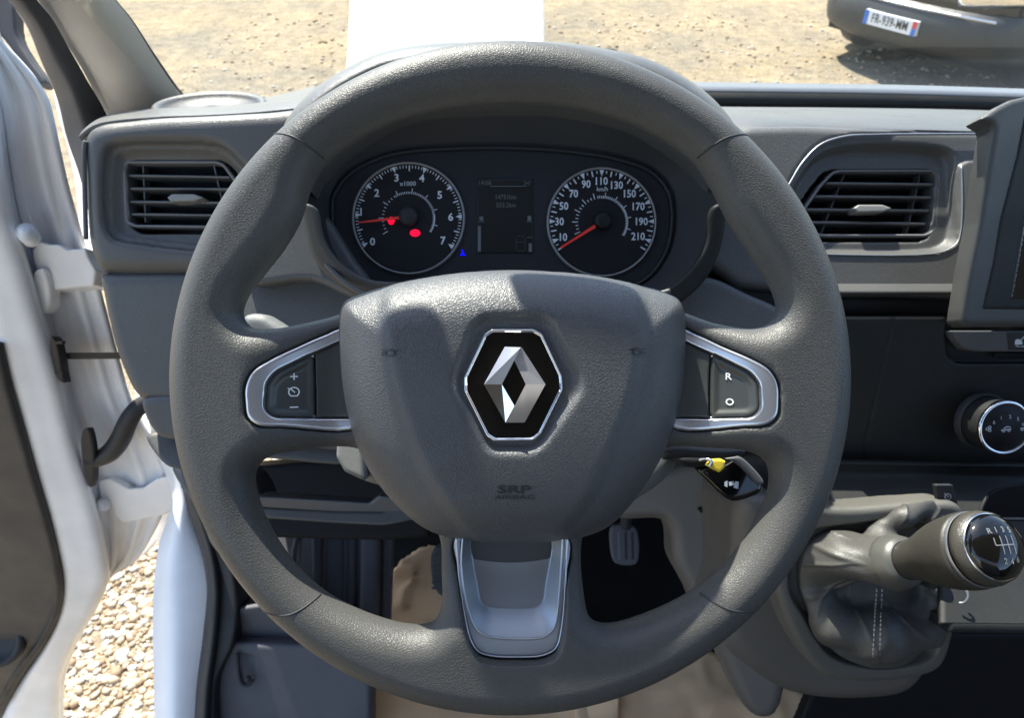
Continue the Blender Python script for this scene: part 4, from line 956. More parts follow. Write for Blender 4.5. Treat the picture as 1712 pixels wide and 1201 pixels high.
for v, r_ in zip(range(10, 211, 20), (.76, .78, .76, .74, .76, .76, .76, .76, .76, .76, .74)):
    s_ = str(v); p = pol(c2, r2 * (r_ - (.02 if v > 120 else 0)), b_of(v)); text('numeral', s_, p[0], p[1], 12.5, PG, M['print'], g2, bold=.02, h=.0004, sx=.86)
text('lettering', 'km/h', 1007, 316, 7.5, PG, M['print'], g2, h=.0004, sx=.9)
prism('needle', [(c2[0] - 12, c2[1] + 4), (c2[0] - 10, c2[1] + 9), (938, 415.5), (936, 413.5)], Plane(.6425), 0, M['red'], g2, back=.0006)
lathe('needle_cap', P(1008, 369, .646), (0, 0, 1), [(0, .0080), (.004, .0075), (.0055, .005), (.0055, .0002)], M['dial'], g2, seg=24)
# display
dsp = slab('display', [(798, 298), (891, 298), (891, 423), (798, 423)], Plane(.6486), .003, .0006, M['screen'], clu, sm=1.5, res=.001)
PD = Plane(.6484)
text('lettering', '14:08', 811, 306, 7, PD, M['dimprint'], dsp, h=.0004); text('lettering', '34°', 882, 306, 7, PD, M['dimprint'], dsp, h=.0004)
text('lettering', '14751km', 846, 329.5, 8, PD, M['dimprint'], dsp, h=.0004, sx=.85); text('lettering', '503.2km', 846, 343, 8, PD, M['dimprint'], dsp, h=.0004, sx=.85)
multi('display_graphics', [stroke((819, 311.5), (881, 311.5), 1.2)], PD, .0004, M['dimprint'], dsp)
multi('level_bar', [stroke((801.5, 378), (801.5, 421), 5)], PD, .0004, M['dimprint'], dsp)
multi('level_bar', [stroke((886.5, 407), (886.5, 421), 5)], PD, .0004, M['dimprint'], dsp)
multi('display_graphics', [stroke((800, 371), (810, 371), 1), stroke((880, 371), (890, 371), 1), stroke((881, 397), (890, 397), 1), [(882, 361), (888, 361), (888, 369), (882, 369)], [(802, 362), (808, 362), (808, 369), (802, 369)]], PD, .0004, M['dimprint'], dsp, kind='stuff')
multi('display_graphics', [stroke((864, 395), (877, 395), 1), stroke((863, 398), (863, 418), 1), stroke((878, 398), (878, 418), 1), stroke((865, 420), (876, 420), 1), stroke((864, 405), (877, 405), 1)], PD, .0004, plain('faint_print', (.05, .055, .058)), dsp, kind='stuff')
# ------------------------------------------------------------------ screen housing and centre console
M['housing'] = plastic('display_housing_grey', (.066, .067, .064), .5, .00004, 900)
dispH = thing('display_housing', 'tall grey housing of the centre display at the right edge, its screen dark', 'display', tuple(W(1680, 350, .60)))
HS = [(1642, 197), (1654, 187), (1670, 176), (1694, 164), (1720, 158), (1800, 156), (1800, 545), (1660, 545), (1617, 546), (1608, 538), (1610, 520), (1624, 440), (1638, 370), (1650, 290), (1662, 216), (1660, 208)]
slab('housing', HS, Plane(.585, -.35, .25, (1640, 350)), .022, .006, M['housing'], dispH, sm=2.5, res=.0012)
slab('screen_frame', [(1714, 188), (1800, 186), (1800, 520), (1642, 518), (1660, 440), (1672, 367), (1700, 260)], Plane(.5835, -.35, .25, (1640, 350)), .02, .003, M['dashdark'], dispH, sm=3.0, res=.0014)
slab('screen', [(1740, 200), (1800, 200), (1800, 500), (1690, 500)], Plane(.5825, -.35, .25, (1640, 350)), .004, .001, M['blackgloss'], dispH, sm=2.0, res=.0016)
cons = thing('centre_console', 'black centre console with switch recess and open shelf below the right vent', 'console', tuple(W(1550, 800, .72)))
slab('console_panel', [(1380, 528), (1800, 528), (1800, 790), (1400, 778), (1375, 700)], Plane(.675, 0, .45, (1550, 650)), .05, .004, M['dashdark'], cons, sm=2.0, res=.0016,
     holes=[([(1582, 535), (1584, 590), (1590, 600), (1604, 607), (1830, 607), (1830, 520), (1590, 520)], .012, 3.0, .001)],
     relief=lambda X, Y, D: -.0012 * (1 - sst(0, .0012, np.abs(X - (P(1467, 600, .675)[0])))) )
SWP = Plane(.6685, 0, .45, (1550, 650))
slab('switch_bank', [(1588, 553), (1800, 553), (1800, 588), (1640, 588), (1614, 584), (1600, 570)], SWP, .012, .0012, M['dashplain'], cons, sm=2.0, res=.0009)
slab('button', [(1684, 556), (1735, 556), (1735, 585), (1687, 585)], Plane(.6675, 0, .45, (1550, 650)), .004, .0008, M['rubber'], cons, sm=1.0, res=.0007)
SW2 = Plane(.6672, 0, .45, (1550, 650))
multi('traction_symbol', [[(1696, 574), (1697, 569), (1701, 567), (1706, 568), (1709, 573), (1709, 576), (1697, 577)], stroke((1704, 572), (1712, 563), 1.5), stroke((1698, 579), (1704, 580), 1.2), stroke((1706, 580), (1712, 579), 1.2)], SW2, .0003, M['print'], cons, kind='stuff')
slab('slot', [(1662, 590), (1800, 590), (1800, 600), (1662, 598)], Plane(.678, 0, .45, (1550, 650)), .004, .0006, M['black'], cons, sm=1.0, res=.0009)
# sloping lower console with the shelf
loft('console_slope', [[(1385, 772, .685), (1500, 774, .685), (1640, 776, .685), (1800, 778, .685)],
                       [(1380, 790, .690), (1500, 792, .69), (1640, 796, .69), (1800, 800, .69)],
                       [(1330, 830, .672), (1500, 830, .672), (1640, 834, .672), (1800, 838, .672)],
                       [(1320, 872, .655), (1500, 872, .655), (1640, 876, .655), (1800, 880, .655)]], M['dashdark'], cons, .006)
loft('console_shelf', [[(1570, 868, .652), (1640, 868, .652), (1800, 870, .652)], [(1570, 960, .625), (1640, 962, .625), (1800, 966, .625)], [(1570, 1045, .60), (1640, 1046, .60), (1800, 1048, .60)]], M['dashdark'], cons, .006)
CUP = Plane(.640, 0, .2, (1700, 860))
slab('cup_holder', [(1637, 880), (1642, 850), (1655, 828), (1680, 815), (1800, 812), (1800, 880), (1640, 880)], Plane(.646, 0, .28, (1700, 860)), .004, .001, M['black'], cons, sm=True, res=.0012)
tube('cup_holder_rim', [(1636, 880, .640), (1641, 850, .643), (1654, 828, .645), (1680, 814, .646), (1800, 810, .646)], .0016, M['dashdark'], cons, seg=6)
tube('cup_holder_rim', [(1640, 868, .632), (1800, 868, .632)], .001, M['dashplain'], cons, seg=6, sub=1)
SWS = Plane(.636, 0, .30, (1580, 840))
slab('cruise_switch', [(1564, 811), (1594, 811), (1606, 858), (1598, 880), (1576, 880), (1571, 850)], SWS, .006, .001, M['rubber'], cons, sm=2.0, res=.0008)
multi('cruise_symbol', arcstroke((1584, 831), 5, -40, 240, 1.2, 16) + [stroke((1581, 836), (1587, 836), 1.1), stroke((1582, 828), (1585, 832), 1.1), stroke((1578, 825), (1580, 827), 1.1), stroke((1586, 856), (1591, 853), 2.0)], SWS, .0006, M['print'], cons, kind='stuff')
slab('console_front', [(1590, 1041), (1800, 1044), (1800, 1064), (1586, 1060)], Plane(.597, 0, 0, (1600, 1050)), .03, .003, M['dashdark'], cons, sm=2.0, res=.0014)
slab('console_underside', [(1400, 1060), (1800, 1062), (1800, 1300), (1300, 1300)], Plane(.86), .02, .003, M['black'], cons, sm=2.0, res=.003)
tube('bag_hook', [(1604, 1009, .60), (1612, 1008, .598), (1618, 1000, .597), (1617, 990, .598), (1610, 985, .60)], .0011, M['satin2'], cons, seg=6)
# ---- fan control
rk = thing('fan_control', 'round fan speed knob with chrome ring marked 0 to 4 on the console', 'knob', tuple(W(1655, 712, .64)))
kax = np.array([.06, -.12, 1.0]); kb = P(1641, 704, .674)
lathe('collar', kb, kax, [(0, .0265), (.004, .0262), (.007, .0245)], M['rubber'], rk)
lathe('grip', kb, kax, [(.002, .0235), (.024, .0228), (.027, .0222)], M['dashdark'], rk)
lathe('chrome_ring', kb, kax, [(.0265, .0232), (.0285, .0240), (.0305, .0236), (.0312, .0222), (.0302, .0212)], M['chrome'], rk, seg=64)
kf = lathe('dial_face', kb, kax, [(.0300, .0214), (.0304, .0213), (.0304, .0002)], M['dial'], rk)
kc = kb + kax / np.linalg.norm(kax) * .0306
KP = Plane(-kc[2], 0, 0, (CX + kc[0] / -kc[2] * F, CY - kc[1] / -kc[2] * F))
kpx, kpy = CX + kc[0] / -kc[2] * F, CY - kc[1] / -kc[2] * F
KP.a = -kax[0]; KP.b = -kax[1]
for s_, dx, dy in (('0', -20, -9), ('1', -8, -17), ('2', 7, -19), ('3', 20, -15), ('4', 28, -6)): text('numeral', s_, kpx + dx, kpy + dy, 6, KP, M['print'], rk, h=.0003, rot=.12, sx=.85)
multi('car_symbol', [stroke((kpx - 8, kpy + 4), (kpx + 9, kpy + 2), 1.6), stroke((kpx - 4, kpy + 1), (kpx + 2, kpy - 2), 1.3), stroke((kpx + 2, kpy - 2), (kpx + 8, kpy - 1), 1.3)] + arcstroke((kpx - 4, kpy + 5), 2, 0, 360, 1, 8) + arcstroke((kpx + 5, kpy + 4), 2, 0, 360, 1, 8), KP, .0003, M['print'], rk, kind='stuff')
multi('air_symbols', arcstroke((kpx - 31, kpy + 2), 2.4, 0, 360, 1, 8) + arcstroke((kpx - 27, kpy - 1), 2.2, 0, 360, 1, 8) + arcstroke((kpx - 27, kpy + 4), 2.2, 0, 360, 1, 8) + [stroke((kpx + 24, kpy + 1), (kpx + 31, kpy), 1.3), stroke((kpx + 25, kpy + 4), (kpx + 30, kpy + 3), 1.3)], KP, .0003, M['print'], rk, kind='stuff')
tk = slab('temperature_mark', [(1706, 698), (1716, 694), (1722, 712), (1712, 716)], Plane(.655), .004, .0006, M['redlamp'], rk, sm=1.0, res=.0007)
tk.data.materials[0] = plain('red_mark', (.6, .04, .02))

# ------------------------------------------------------------------ gear lever
gear = thing('gear_lever', 'gear lever with leather gaiter, silver collar and glossy black capped knob', 'gear lever', tuple(W(1460, 1050, .66)))
# pedestal: brownish column of the console, seen left of the gaiter
slab('pedestal', [(1240, 835), (1300, 830), (1340, 850), (1400, 880), (1500, 1000), (1560, 1120), (1530, 1165), (1440, 1180), (1330, 1168), (1262, 1130), (1215, 1085), (1205, 1050), (1225, 980)], Plane(.675, .10, .30, (1300, 1000)), .16, .02, M['column'], cons, sm=True, res=.002)
tube('pedestal_edge', [(1246, 842, .70), (1243, 900, .69), (1236, 960, .68)], .003, M['trimgrey'], cons, seg=6)
slab('console_deck', [(1300, 860), (1330, 848), (1420, 850), (1540, 842), (1606, 845), (1620, 900), (1612, 980), (1598, 1060), (1574, 1120), (1510, 1140), (1430, 1142), (1376, 1130), (1330, 1070), (1298, 985), (1290, 920)], Plane(.640, 0, .18, (1450, 1000)), .04, .007, M['frame'], cons, sm=True, res=.0013,
     holes=[([(1345, 900), (1420, 880), (1540, 880), (1575, 940), (1582, 1000), (1572, 1060), (1558, 1098), (1500, 1116), (1440, 1114), (1388, 1094), (1352, 1040), (1322, 985)], .010, True, .003)])
ringf = smooth_poly([(1350, 905), (1400, 878), (1470, 862), (1540, 872), (1572, 920), (1581, 990), (1570, 1060), (1552, 1094), (1500, 1110), (1440, 1108), (1392, 1088), (1356, 1036), (1334, 985), (1334, 935)], 6)
base3 = np.array([Plane(.648, 0, .18, (1450, 1000)).hit(*p) for p in ringf])
cK = P(1497, 941, .590); capK = P(1660, 915, .500); axk = (capK - cK) / np.linalg.norm(capK - cK)
xk = np.cross([0, 1, 0], axk); xk /= np.linalg.norm(xk); yk = np.cross(axk, xk)
nb = len(base3); angs = []
for p in base3:
    r_ = p - base3.mean(0); angs.append(math.atan2(r_ @ yk, r_ @ xk))
top3 = np.array([cK + (xk * math.cos(a) + yk * math.sin(a)) * .0215 for a in angs])
rg = np.random.RandomState(4)
basef = Plane(.650, 0, .18, (1450, 1000))
gm_o = basef.poly(ringf)
def seg_sd(Pq, a, b, ra, rb):
    a = np.array(a); b = np.array(b); ab = b - a; t = np.clip(((Pq - a) @ ab) / (ab @ ab), 0, 1)
    return np.linalg.norm(Pq - a - t[..., None] * ab, axis=-1) - (ra + (rb - ra) * t)
def ell_sd(Pq, c, r):
    q = (Pq - np.array(c)) / np.array(r); k = np.linalg.norm(q, axis=-1); return (k - 1) * min(r)
def gaiter_field(Pq):
    X_, Y_, Z_ = Pq[..., 0], Pq[..., 1], Pq[..., 2]
    mound = ell_sd(Pq, P(1452, 1010, .672), (.062, .064, .034))
    f = mound
    # sleeve towards the collar, with a slack waist
    f = smin(f, seg_sd(Pq, P(1345, 930, .662), P(1420, 938, .622), .0250, .0235), .016)
    f = smin(f, seg_sd(Pq, P(1420, 938, .622), P(1455, 944, .612), .0235, .0215), .010)
    f = smin(f, seg_sd(Pq, P(1455, 944, .612), cK + axk * .004, .0225, .0205), .006)
    # folds: over the top right, along the lower edge, along the left edge
    f = smin(f, seg_sd(Pq, P(1462, 893, .628), P(1508, 868, .622), .0075, .0085), .006)
    f = smin(f, seg_sd(Pq, P(1508, 868, .622), P(1546, 842, .632), .0085, .0080), .006)
    f = smin(f, seg_sd(Pq, P(1546, 842, .632), P(1572, 890, .630), .0080, .0100), .008)
    f = smin(f, seg_sd(Pq, P(1478, 905, .618), P(1560, 925, .610), .0080, .0070), .007)
    f = smin(f, seg_sd(Pq, P(1340, 960, .652), P(1392, 1048, .640), .0110, .0150), .012)
    f = smin(f, seg_sd(Pq, P(1392, 1048, .640), P(1475, 1066, .628), .0150, .0190), .012)
    f = smin(f, seg_sd(Pq, P(1475, 1066, .628), P(1545, 1056, .640), .0190, .0130), .012)
    f = smin(f, seg_sd(Pq, P(1545, 1056, .640), P(1572, 990, .640), .0110, .0090), .010)
    # hollow under the sleeve
    h = ell_sd(Pq, P(1455, 1005, .606), (.050, .017, .020)); f = -smin(-f, h, .014)
    h = ell_sd(Pq, P(1418, 893, .600), (.040, .009, .020)); f = -smin(-f, h, .010)
    # crumples
    aa_ = np.arctan2(Y_ - cK[1], X_ - cK[0]); rr2 = np.hypot(Y_ - cK[1], X_ - cK[0])
    w_ = -.0020 * np.exp(-(np.sin(3.5 * aa_ + 22 * rr2 + .8) / .22) ** 2) - .0013 * np.exp(-(np.sin(5.5 * aa_ - 30 * rr2 + 2.0) / .16) ** 2)
    w_ = w_ * np.clip((rr2 - .022) / .02, 0, 1) + .0005 * np.sin(160 * X_ + 90 * Y_)
    return f + w_ * np.clip((Z_ + .66) / .03, 0, 1)
res = .0011
bx0, bx1 = gm_o[:, 0].min() - .006, max(gm_o[:, 0].max(), cK[0] + .03); by0, by1 = gm_o[:, 1].min() - .006, gm_o[:, 1].max() + .016
x = np.arange(bx0, bx1, res); y = np.arange(by0, by1, res); z = np.arange(-.672, -.572, res)
Pq = np.stack(np.meshgrid(x, y, z, indexing='ij'), -1)
f = gaiter_field(Pq)
Dr = psdf(gm_o, *np.meshgrid(x, y, indexing='ij'))
wf_ = basef.w(*np.meshgrid(x, y, indexing='ij'))
f = np.maximum(f, -(Pq[..., 2] - (wf_[..., None] - .012)))
f = np.maximum(f, ((Pq - cK) @ axk) - .003)          # cut at the collar
f = np.maximum(f, np.minimum(-Dr[..., None] * np.ones_like(f), -(Pq[..., 2] - (wf_[..., None] + .010))))
V, Q = nets(f, x, y, z)
gai = obj_np('gaiter', KW(V), Q, M['boot'], gear)
def gfront(px, py):
    for d in np.arange(.575, .67, .0008):
        p = P(px, py, d)
        if gaiter_field(p) < 0: return d
    return .655
for off_ in (-4.5, 4.5):
    path = []
    for py in np.arange(985, 1112, 3.0): path.append((1470 + off_ * (1 + (py - 985) / 400) - (py - 985) * .045, py))
    ds = np.array([gfront(*p) for p in path]); ds = np.convolve(np.pad(ds, 2, mode='edge'), np.ones(5) / 5, 'valid')
    c_ = np.array([P(p[0], p[1], d_ - .0004) for p, d_ in zip(path, ds)])
    seglen = np.r_[0, np.cumsum(np.linalg.norm(np.diff(c_, axis=0), axis=1))]; tot = seglen[-1]; n_ = int(tot / .0040)
    V = []; F_ = []
    for k in range(n_ - 2):
        s0, s1 = k * .0040, k * .0040 + .0027
        pa = np.array([np.interp(s0, seglen, c_[:, q_]) for q_ in range(3)]); pb = np.array([np.interp(s1, seglen, c_[:, q_]) for q_ in range(3)])
        t_ = (pb - pa) / np.linalg.norm(pb - pa); n1 = np.cross(t_, [0, 0, 1.]); n1 /= np.linalg.norm(n1); n2 = np.cross(n1, t_)
        b0 = len(V)
        for p_ in (pa, pb):
            for q_ in range(4): V.append(p_ + (n1 * math.cos(q_ * 1.571 + .785) + n2 * math.sin(q_ * 1.571 + .785)) * .00065)
        for q_ in range(4): F_.append((b0 + q_, b0 + (q_ + 1) % 4, b0 + 4 + (q_ + 1) % 4, b0 + 4 + q_))
        F_ += [(b0 + 3, b0 + 2, b0 + 1, b0), (b0 + 4, b0 + 5, b0 + 6, b0 + 7)]
    obj_np('stitching', KW(np.array(V)), F_, M['stitch'], gear, 'stuff')
Lk = np.linalg.norm(capK - cK)
lathe('collar', cK - axk * .004, axk, [(0, .0205), (.002, .0222), (.006, .0218), (.014, .0196), (.018, .0176), (.0195, .0150)], M['silverplastic'], gear, seg=56)
lathe('knob', cK + axk * .014, axk, [(0, .0140), (.004, .0150), (.012, .0160), (.020, .0178), (.030, .0212), (.040, .0240), (.050, .0258), (.060, .0268), (.067, .0268), (.070, .0262), (.0705, .0240)], M['knob'], gear, seg=56)
lathe('knob_line', cK + axk * .0845, axk, [(0, .0255), (.0015, .0262), (.003, .0255)], M['satin2'], gear, seg=56)
lathe('groove', cK + axk * .0865, axk, [(0, .0245), (.003, .0245)], M['black'], gear, seg=40)
lathe('knurled_ring', cK + axk * .0895, axk, [(-.001, .0240), (0, .0256), (.003, .0255), (.009, .0238), (.010, .0222)], M['knurl'], gear, seg=56)
cap0 = cK + axk * .0985
capR = .0222; cap = lathe('cap', cap0, axk, [(-.001, capR), (.001, capR), (.0035, capR * .97), (.006, capR * .88), (.0085, capR * .70), (.0100, capR * .45), (.0107, capR * .2), (.0108, .0001)], M['blackgloss'], gear, seg=56)
lathe('cap_ring', cap0, axk, [(-.0010, capR * 1.0), (0, capR * 1.035), (.0012, capR * 1.02), (.0015, capR * .99)], M['chrome'], gear, seg=56)
def cap_pt(a, b):   # local x,y (metres) on the cap -> wheel frame point on the dome
    r_ = math.hypot(a, b) / capR; h = np.interp(r_, [0, .2, .45, .70, .88, .97, 1], [.0108, .0107, .0100, .0085, .006, .0035, .001])
    return cap0 + xk * a + yk * b + axk * (h + .0004)
def cap_line(a0, b0, a1, b1, w=.0007):
    n_ = 6; V = []
    dx, dy = a1 - a0, b1 - b0; l = math.hypot(dx, dy); nx_, ny_ = -dy / l * w / 2, dx / l * w / 2
    for t in np.linspace(0, 1, n_):
        V.append(cap_pt(a0 + dx * t + nx_, b0 + dy * t + ny_)); V.append(cap_pt(a0 + dx * t - nx_, b0 + dy * t - ny_))
    return V
V = []; F_ = []
for ln in [(-.0075, 0, .0065, 0), (-.0075, 0, -.0075, .005), (-.0028, -.006, -.0028, .006), (.0018, -.006, .0018, .006), (.0065, -.006, .0065, .006)]:
    v_ = cap_line(*ln); b0 = len(V); V += v_
    F_ += [(b0 + 2 * i, b0 + 2 * i + 1, b0 + 2 * i + 3, b0 + 2 * i + 2) for i in range(5)]
M['capprint'] = plain('cap_print', (.17, .18, .18), .3)
obj_np('shift_pattern', KW(np.array(V)), F_, M['capprint'], cap, smooth=False)
def cap_text(s, a, b, size):
    cu = bpy.data.curves.new('t', 'FONT'); cu.body = s; cu.size = size / .7; cu.align_x = 'CENTER'; cu.align_y = 'CENTER'; cu.offset = .0001
    t = bpy.data.objects.new('t', cu); COL.objects.link(t); me = bpy.data.meshes.new_from_object(t.evaluated_get(bpy.context.evaluated_depsgraph_get())); bpy.data.objects.remove(t)
    off = np.array(root_off(cap))
    for v in me.vertices: v.co = Vector(KW(cap_pt(a + v.co.x, b + v.co.y)) - off)
    me.materials.clear(); me.materials.append(M['capprint']); link(bpy.data.objects.new('numeral', me), cap)
for s_, a_, b_ in (('R', -.0085, .0095), ('1', -.0035, .0100), ('3', .0018, .0100), ('5', .0070, .0095), ('2', -.0030, -.0105), ('4', .0020, -.0108), ('6', .0070, -.0100)): cap_text(s_, a_, b_, .0036)

# ------------------------------------------------------------------ steering column, stalks, keys
col_ = thing('steering_column', 'grey steering column shroud under the wheel with stalks either side', 'steering column', tuple(W(853, 800, .52)))
slab('shroud', [(556, 735), (720, 700), (1000, 700), (1145, 735), (1140, 775), (1120, 805), (1080, 835), (1010, 870), (850, 890), (720, 866), (640, 822), (600, 808), (570, 785), (558, 760)], Plane(.505, 0, -.25, (850, 800)), .14, .016, M['shroud'], col_, sm=True, res=.0016)
slab('shroud_rib', [(562, 735), (606, 738), (610, 806), (575, 790), (561, 765)], Plane(.4975, 0, -.2, (600, 780)), .02, .003, M['shroud'], col_, sm=3.0, res=.001)
slab('wiper_stalk', [(1110, 748), (1200, 750), (1246, 752), (1252, 757), (1240, 764), (1206, 769), (1150, 768), (1110, 770)], Plane(.455), .015, .006, M['rubber'], col_, sm=True, res=.0009)
slab('ignition_lock', [(1130, 764), (1190, 764), (1192, 775), (1180, 782), (1140, 780)], Plane(.485), .03, .005, M['dashdark'], col_, sm=True, res=.001)
keys = thing('ignition_key', 'black car key fob hanging below the right spoke with a yellow tag', 'key', tuple(W(1220, 830, .50)))
slab('fob', [(1168, 786), (1176, 781), (1212, 778), (1236, 766), (1252, 776), (1276, 808), (1276, 822), (1258, 833), (1228, 840), (1214, 834), (1190, 812)], Plane(.487, 0, 0, (1220, 800)), .012, .004, M['blackgloss'], keys, sm=True, res=.0007)
slab('fob_edge', [(1214, 768), (1236, 764), (1252, 775), (1278, 808), (1270, 812), (1244, 786), (1226, 772)], Plane(.482), .006, .0015, M['dashplain'], keys, sm=True, res=.0007)
multi('key_mark', [[(1211, 806), (1216, 804), (1216, 815), (1211, 813)], [(1218, 806), (1226, 805), (1228, 811), (1219, 813)], [(1229, 805), (1235, 806), (1234, 818), (1226, 816)]], Plane(.4868), .0004, M['print'], keys, kind='stuff')
slab('key_tag', [(1180, 779), (1190, 769), (1206, 768), (1214, 772), (1211, 784), (1203, 791), (1195, 787)], Plane(.478), .004, .0012, M['yellow'], keys, sm=1.5, res=.0006)
tube('key_ring', [(1170, 770, .482), (1180, 768, .479), (1190, 772, .477), (1186, 780, .478)], .0011, M['satin'], keys, seg=6)
# ------------------------------------------------------------------ lower right wall of the footwell
slab('footwell_side', [(1020, 812), (1090, 790), (1180, 770), (1330, 770), (1345, 850), (1330, 1000), (1300, 1200), (1260, 1200), (1190, 1060), (1150, 985), (1127, 940), (1122, 890), (1108, 872), (1030, 866)], Plane(.78, .30, .10, (1180, 880)), .05, .012, M['column'], dash, sm=True, res=.0025)
slab('side_cutout', [(1168, 852), (1178, 850), (1192, 856), (1201, 868), (1197, 872), (1186, 864), (1172, 858)], Plane(.772, .30, .10, (1180, 880)), .006, .0006, M['black'], dash, sm=True, res=.0009)
# ------------------------------------------------------------------ footwell
foot = thing('footwell_mat', 'ribbed dark rubber mat standing up the left of the footwell', 'floor mat', tuple(W(560, 950, 1.12)))
for i, (xa, xb, dd) in enumerate(((450, 495, 1.13), (497, 536, 1.10), (538, 576, 1.12), (578, 599, 1.12), (601, 634, 1.10), (636, 650, 1.12))):
    slab('rib', [(xa, 840), (xb, 840), (xb - 1, 940), (xb - 3, 1060), (xa - 3, 1060), (xa, 940)], Plane(dd, 0, -.15, (560, 950)), .02, .010, M['mat'], foot, sm=3.0, res=.003)
slab('base', [(400, 830), (660, 830), (650, 1080), (380, 1080)], Plane(1.125, 0, -.15, (560, 950)), .02, .004, M['mat'], foot, sm=0, res=.004)
tube('rib_outline', [(490, 1000, 1.10), (492, 920, 1.105), (500, 893, 1.11), (512, 884, 1.11), (522, 893, 1.11), (526, 920, 1.105), (524, 1000, 1.10)], .004, M['mat'], foot, seg=8)
fuse = thing('storage_cover', 'grey blue plastic cover with a hook slot beside the sill, below the wheel', 'cover', tuple(W(450, 1120, .98)))
slab('cover', [(366, 1075), (420, 1076), (620, 1085), (620, 1260), (345, 1260), (352, 1150)], Plane(.99, 0, .1, (450, 1120)), .04, .006, M['mat'], fuse, sm=3.0, res=.0025,
     holes=[([(397, 1092), (425, 1098), (425, 1128), (421, 1142), (410, 1148), (402, 1140)], .006, 2.0, .001)])
slab('ledge', [(388, 1030), (400, 1018), (440, 1012), (520, 1010), (600, 1050), (600, 1076), (392, 1073)], Plane(1.0, 0, .6, (450, 1050)), .04, .006, M['mat'], fuse, sm=3.0, res=.002)
tube('slot_edge', [(397, 1093, .984), (400, 1130, .984), (405, 1145, .984), (415, 1147, .984), (423, 1138, .984)], .0022, M['rubber'], fuse, seg=6)
lathe('screw', P(414, 1136, .982), (0, 0, 1), [(-.002, .004), (.002, .004), (.003, .003), (.0031, .0002)], M['rubber'], fuse, seg=12)
slab('sill_trim', [(362, 900), (380, 930), (396, 1000), (390, 1075), (362, 1140), (350, 1260), (330, 1260), (352, 1100), (360, 1000), (352, 940)], Plane(.975), .08, .004, M['rubber'], fuse, sm=True, res=.0025)
def pedal(lab, pts, d, slots):
    p = thing('pedal', lab, 'pedal', tuple(W(*np.mean(pts, 0), d)))
    slab('pad', pts, Plane(d), .012, .004, M['mat'] if d > 1.12 else M['rubber'], p, sm=True, res=.0012)
    for s in slots: prism('groove', s, Plane(d), .0006, M['rubber'], p, back=.001)
    return p
M['pedalpad'] = plastic('pedal_rubber_grey', (.13, .135, .15), .5, 0, fine=.00003)
pb_ = pedal('grey brake pedal pad in the dark footwell right of the lower spoke', [(1022, 884), (1032, 878), (1058, 880), (1066, 890), (1069, 930), (1064, 944), (1046, 947), (1028, 942), (1022, 925)], 1.13,
            [[(x_, 890), (x_ + 4, 890), (x_ + 5, 936), (x_ + 1, 936)] for x_ in (1032, 1044, 1055)])
tube('pedal_arm', [(1046, 882, 1.135), (1050, 850, 1.12), (1062, 800, 1.08)], .009, M['rubber'], pb_, seg=8)
pb_.children[0].data.materials[0] = M['pedalpad']
pc = pedal('dark ribbed clutch pedal half hidden behind the left of the lower spoke', [(722, 925), (730, 915), (775, 912), (780, 1000), (742, 1000), (726, 985), (720, 950)], 1.05,
           [[(722, y_), (775, y_), (775, y_ + 4), (722, y_ + 4)] for y_ in range(928, 990, 9)])
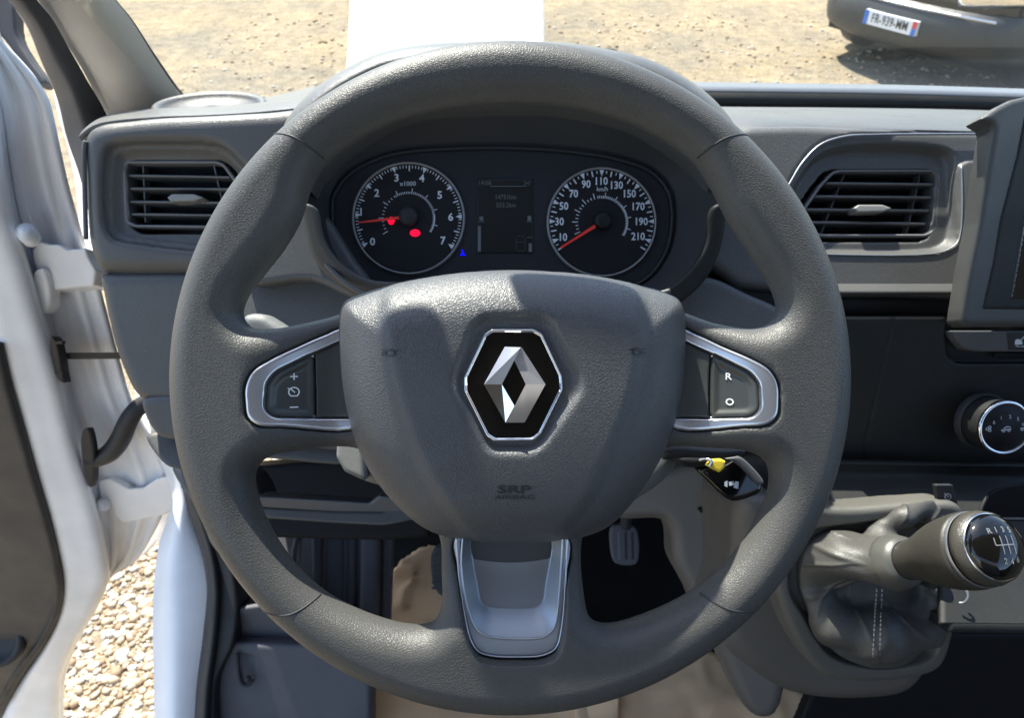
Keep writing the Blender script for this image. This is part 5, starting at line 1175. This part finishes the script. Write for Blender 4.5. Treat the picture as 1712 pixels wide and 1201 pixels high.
# ------------------------------------------------------------------ kraft paper on the floor
FL = .862
def on_floor(px, py, z=FL):
    d = (CAMZ - z) / (ST - (CY - py) / F * CT); return KW(P(px, py, d))
def paper(name, lab, outline, seed, amp=.034, lift=0):
    pts = np.array([on_floor(*p)[:2] for p in outline]); poly = smooth_poly(pts, 5)
    mn, mx = poly.min(0), poly.max(0); st_ = .009
    xs = np.arange(mn[0], mx[0] + st_, st_); ys_ = np.arange(mn[1], mx[1] + st_, st_)
    X, Y = np.meshgrid(xs, ys_, indexing='ij'); D = psdf(poly, X, Y); Z = np.zeros_like(X)
    rg = np.random.RandomState(seed)
    # crumple: a sum of sharp creases between random planes
    sites = np.c_[rg.uniform(mn[0], mx[0], 70), rg.uniform(mn[1], mx[1], 70)]; gr = rg.uniform(-.28, .28, (70, 2)); hh = rg.uniform(-.6, 1, 70) * amp
    d2 = (X[..., None] - sites[:, 0]) ** 2 + (Y[..., None] - sites[:, 1]) ** 2
    w_ = np.exp(-d2 / (.045 ** 2)); pl_ = hh + gr[:, 0] * (X[..., None] - sites[:, 0]) + gr[:, 1] * (Y[..., None] - sites[:, 1])
    soft = (w_ * pl_).sum(-1) / (w_.sum(-1) + 1e-6)
    i2 = np.argsort(d2, -1)[..., 0]; hard = np.take_along_axis(pl_, i2[..., None], -1)[..., 0]
    Z = soft * .8 + np.abs(hard) * .25
    Z = Z + FL + lift + amp * .8
    idx = -np.ones(X.shape, int); gx_, gy_ = np.gradient(D, st_); ok = D > -st_ * .8; mv = np.where(D < 0, -D, 0); X = X + gx_ * mv; Y = Y + gy_ * mv; idx[ok] = np.arange(ok.sum()); V = np.stack([X[ok], Y[ok], Z[ok]], 1)
    a, b, c, d = idx[:-1, :-1], idx[1:, :-1], idx[1:, 1:], idx[:-1, 1:]; m_ = (a >= 0) & (b >= 0) & (c >= 0) & (d >= 0)
    Q = np.stack([a[m_], b[m_], c[m_], d[m_]], 1)
    o = obj_np(name, V, Q, M['paper'], None, smooth=True); md = o.modifiers.new('s', 'SOLIDIFY'); md.thickness = .0006
    return tag(o, lab, 'paper')
paper('kraft_paper', 'crumpled brown kraft paper on the floor in front of the clutch pedal', [(720, 935), (690, 950), (655, 990), (610, 1045), (560, 1110), (525, 1170), (520, 1290), (1010, 1290), (1010, 1130), (900, 1040), (800, 960)], 3)
paper('kraft_paper', 'flatter sheet of brown kraft paper over the floor below the gear lever pedestal', [(1150, 1105), (1230, 1138), (1330, 1180), (1420, 1215), (1420, 1300), (980, 1300), (960, 1200), (980, 1130)], 9, .030, .010)
# ------------------------------------------------------------------ unseen plates added at the windscreen to cast shadows on the pad
pn0 = np.array((0, .98, 1.605)); pn1 = np.array((0, .23, 2.385)); nrm = np.cross(pn1 - pn0, [1, 0, 0]); nrm /= np.linalg.norm(nrm); upv = (pn1 - pn0) / np.linalg.norm(pn1 - pn0)
def on_screen(px, py, d):
    q = np.array(W(px, py, d)); s = np.array(sun_w); t = ((pn0 - q) @ nrm) / (s @ nrm); return q + s * t

up3 = np.array(upv); sx3 = np.array([1., 0, 0]); nz3 = -nrm if nrm[2] > 0 else nrm
def blocker(name, lab, q, hw, hh, rnd, mat):
    n_ = 32; V = []
    for t in np.linspace(0, 2 * math.pi, n_, endpoint=False):
        c, s = math.cos(t), math.sin(t); k = (abs(c) ** rnd + abs(s) ** rnd) ** (-1 / rnd)
        V.append(q + sx3 * c * k * hw + up3 * s * k * hh + nz3 * .004)
    V = np.array(V); V = np.r_[V, V + nz3 * .004]
    F_ = [tuple(range(n_)), tuple(range(2 * n_ - 1, n_ - 1, -1))] + [(i, i + n_, (i + 1) % n_ + n_, (i + 1) % n_) for i in range(n_)]
    return tag(obj_np(name, V, F_, mat, None, smooth=False), lab, 'blocker')
blocker('flat_blocker', 'flat dark rectangular plate added out of view at the windscreen to shade the pad', on_screen(975, 505, .40), .034, .012, 6, M['rubber'])
blocker('round_blocker', 'round dark sticker added out of view at the windscreen to shade the pad', on_screen(700, 600, .39), .020, .009, 2.4, M['rubber'])
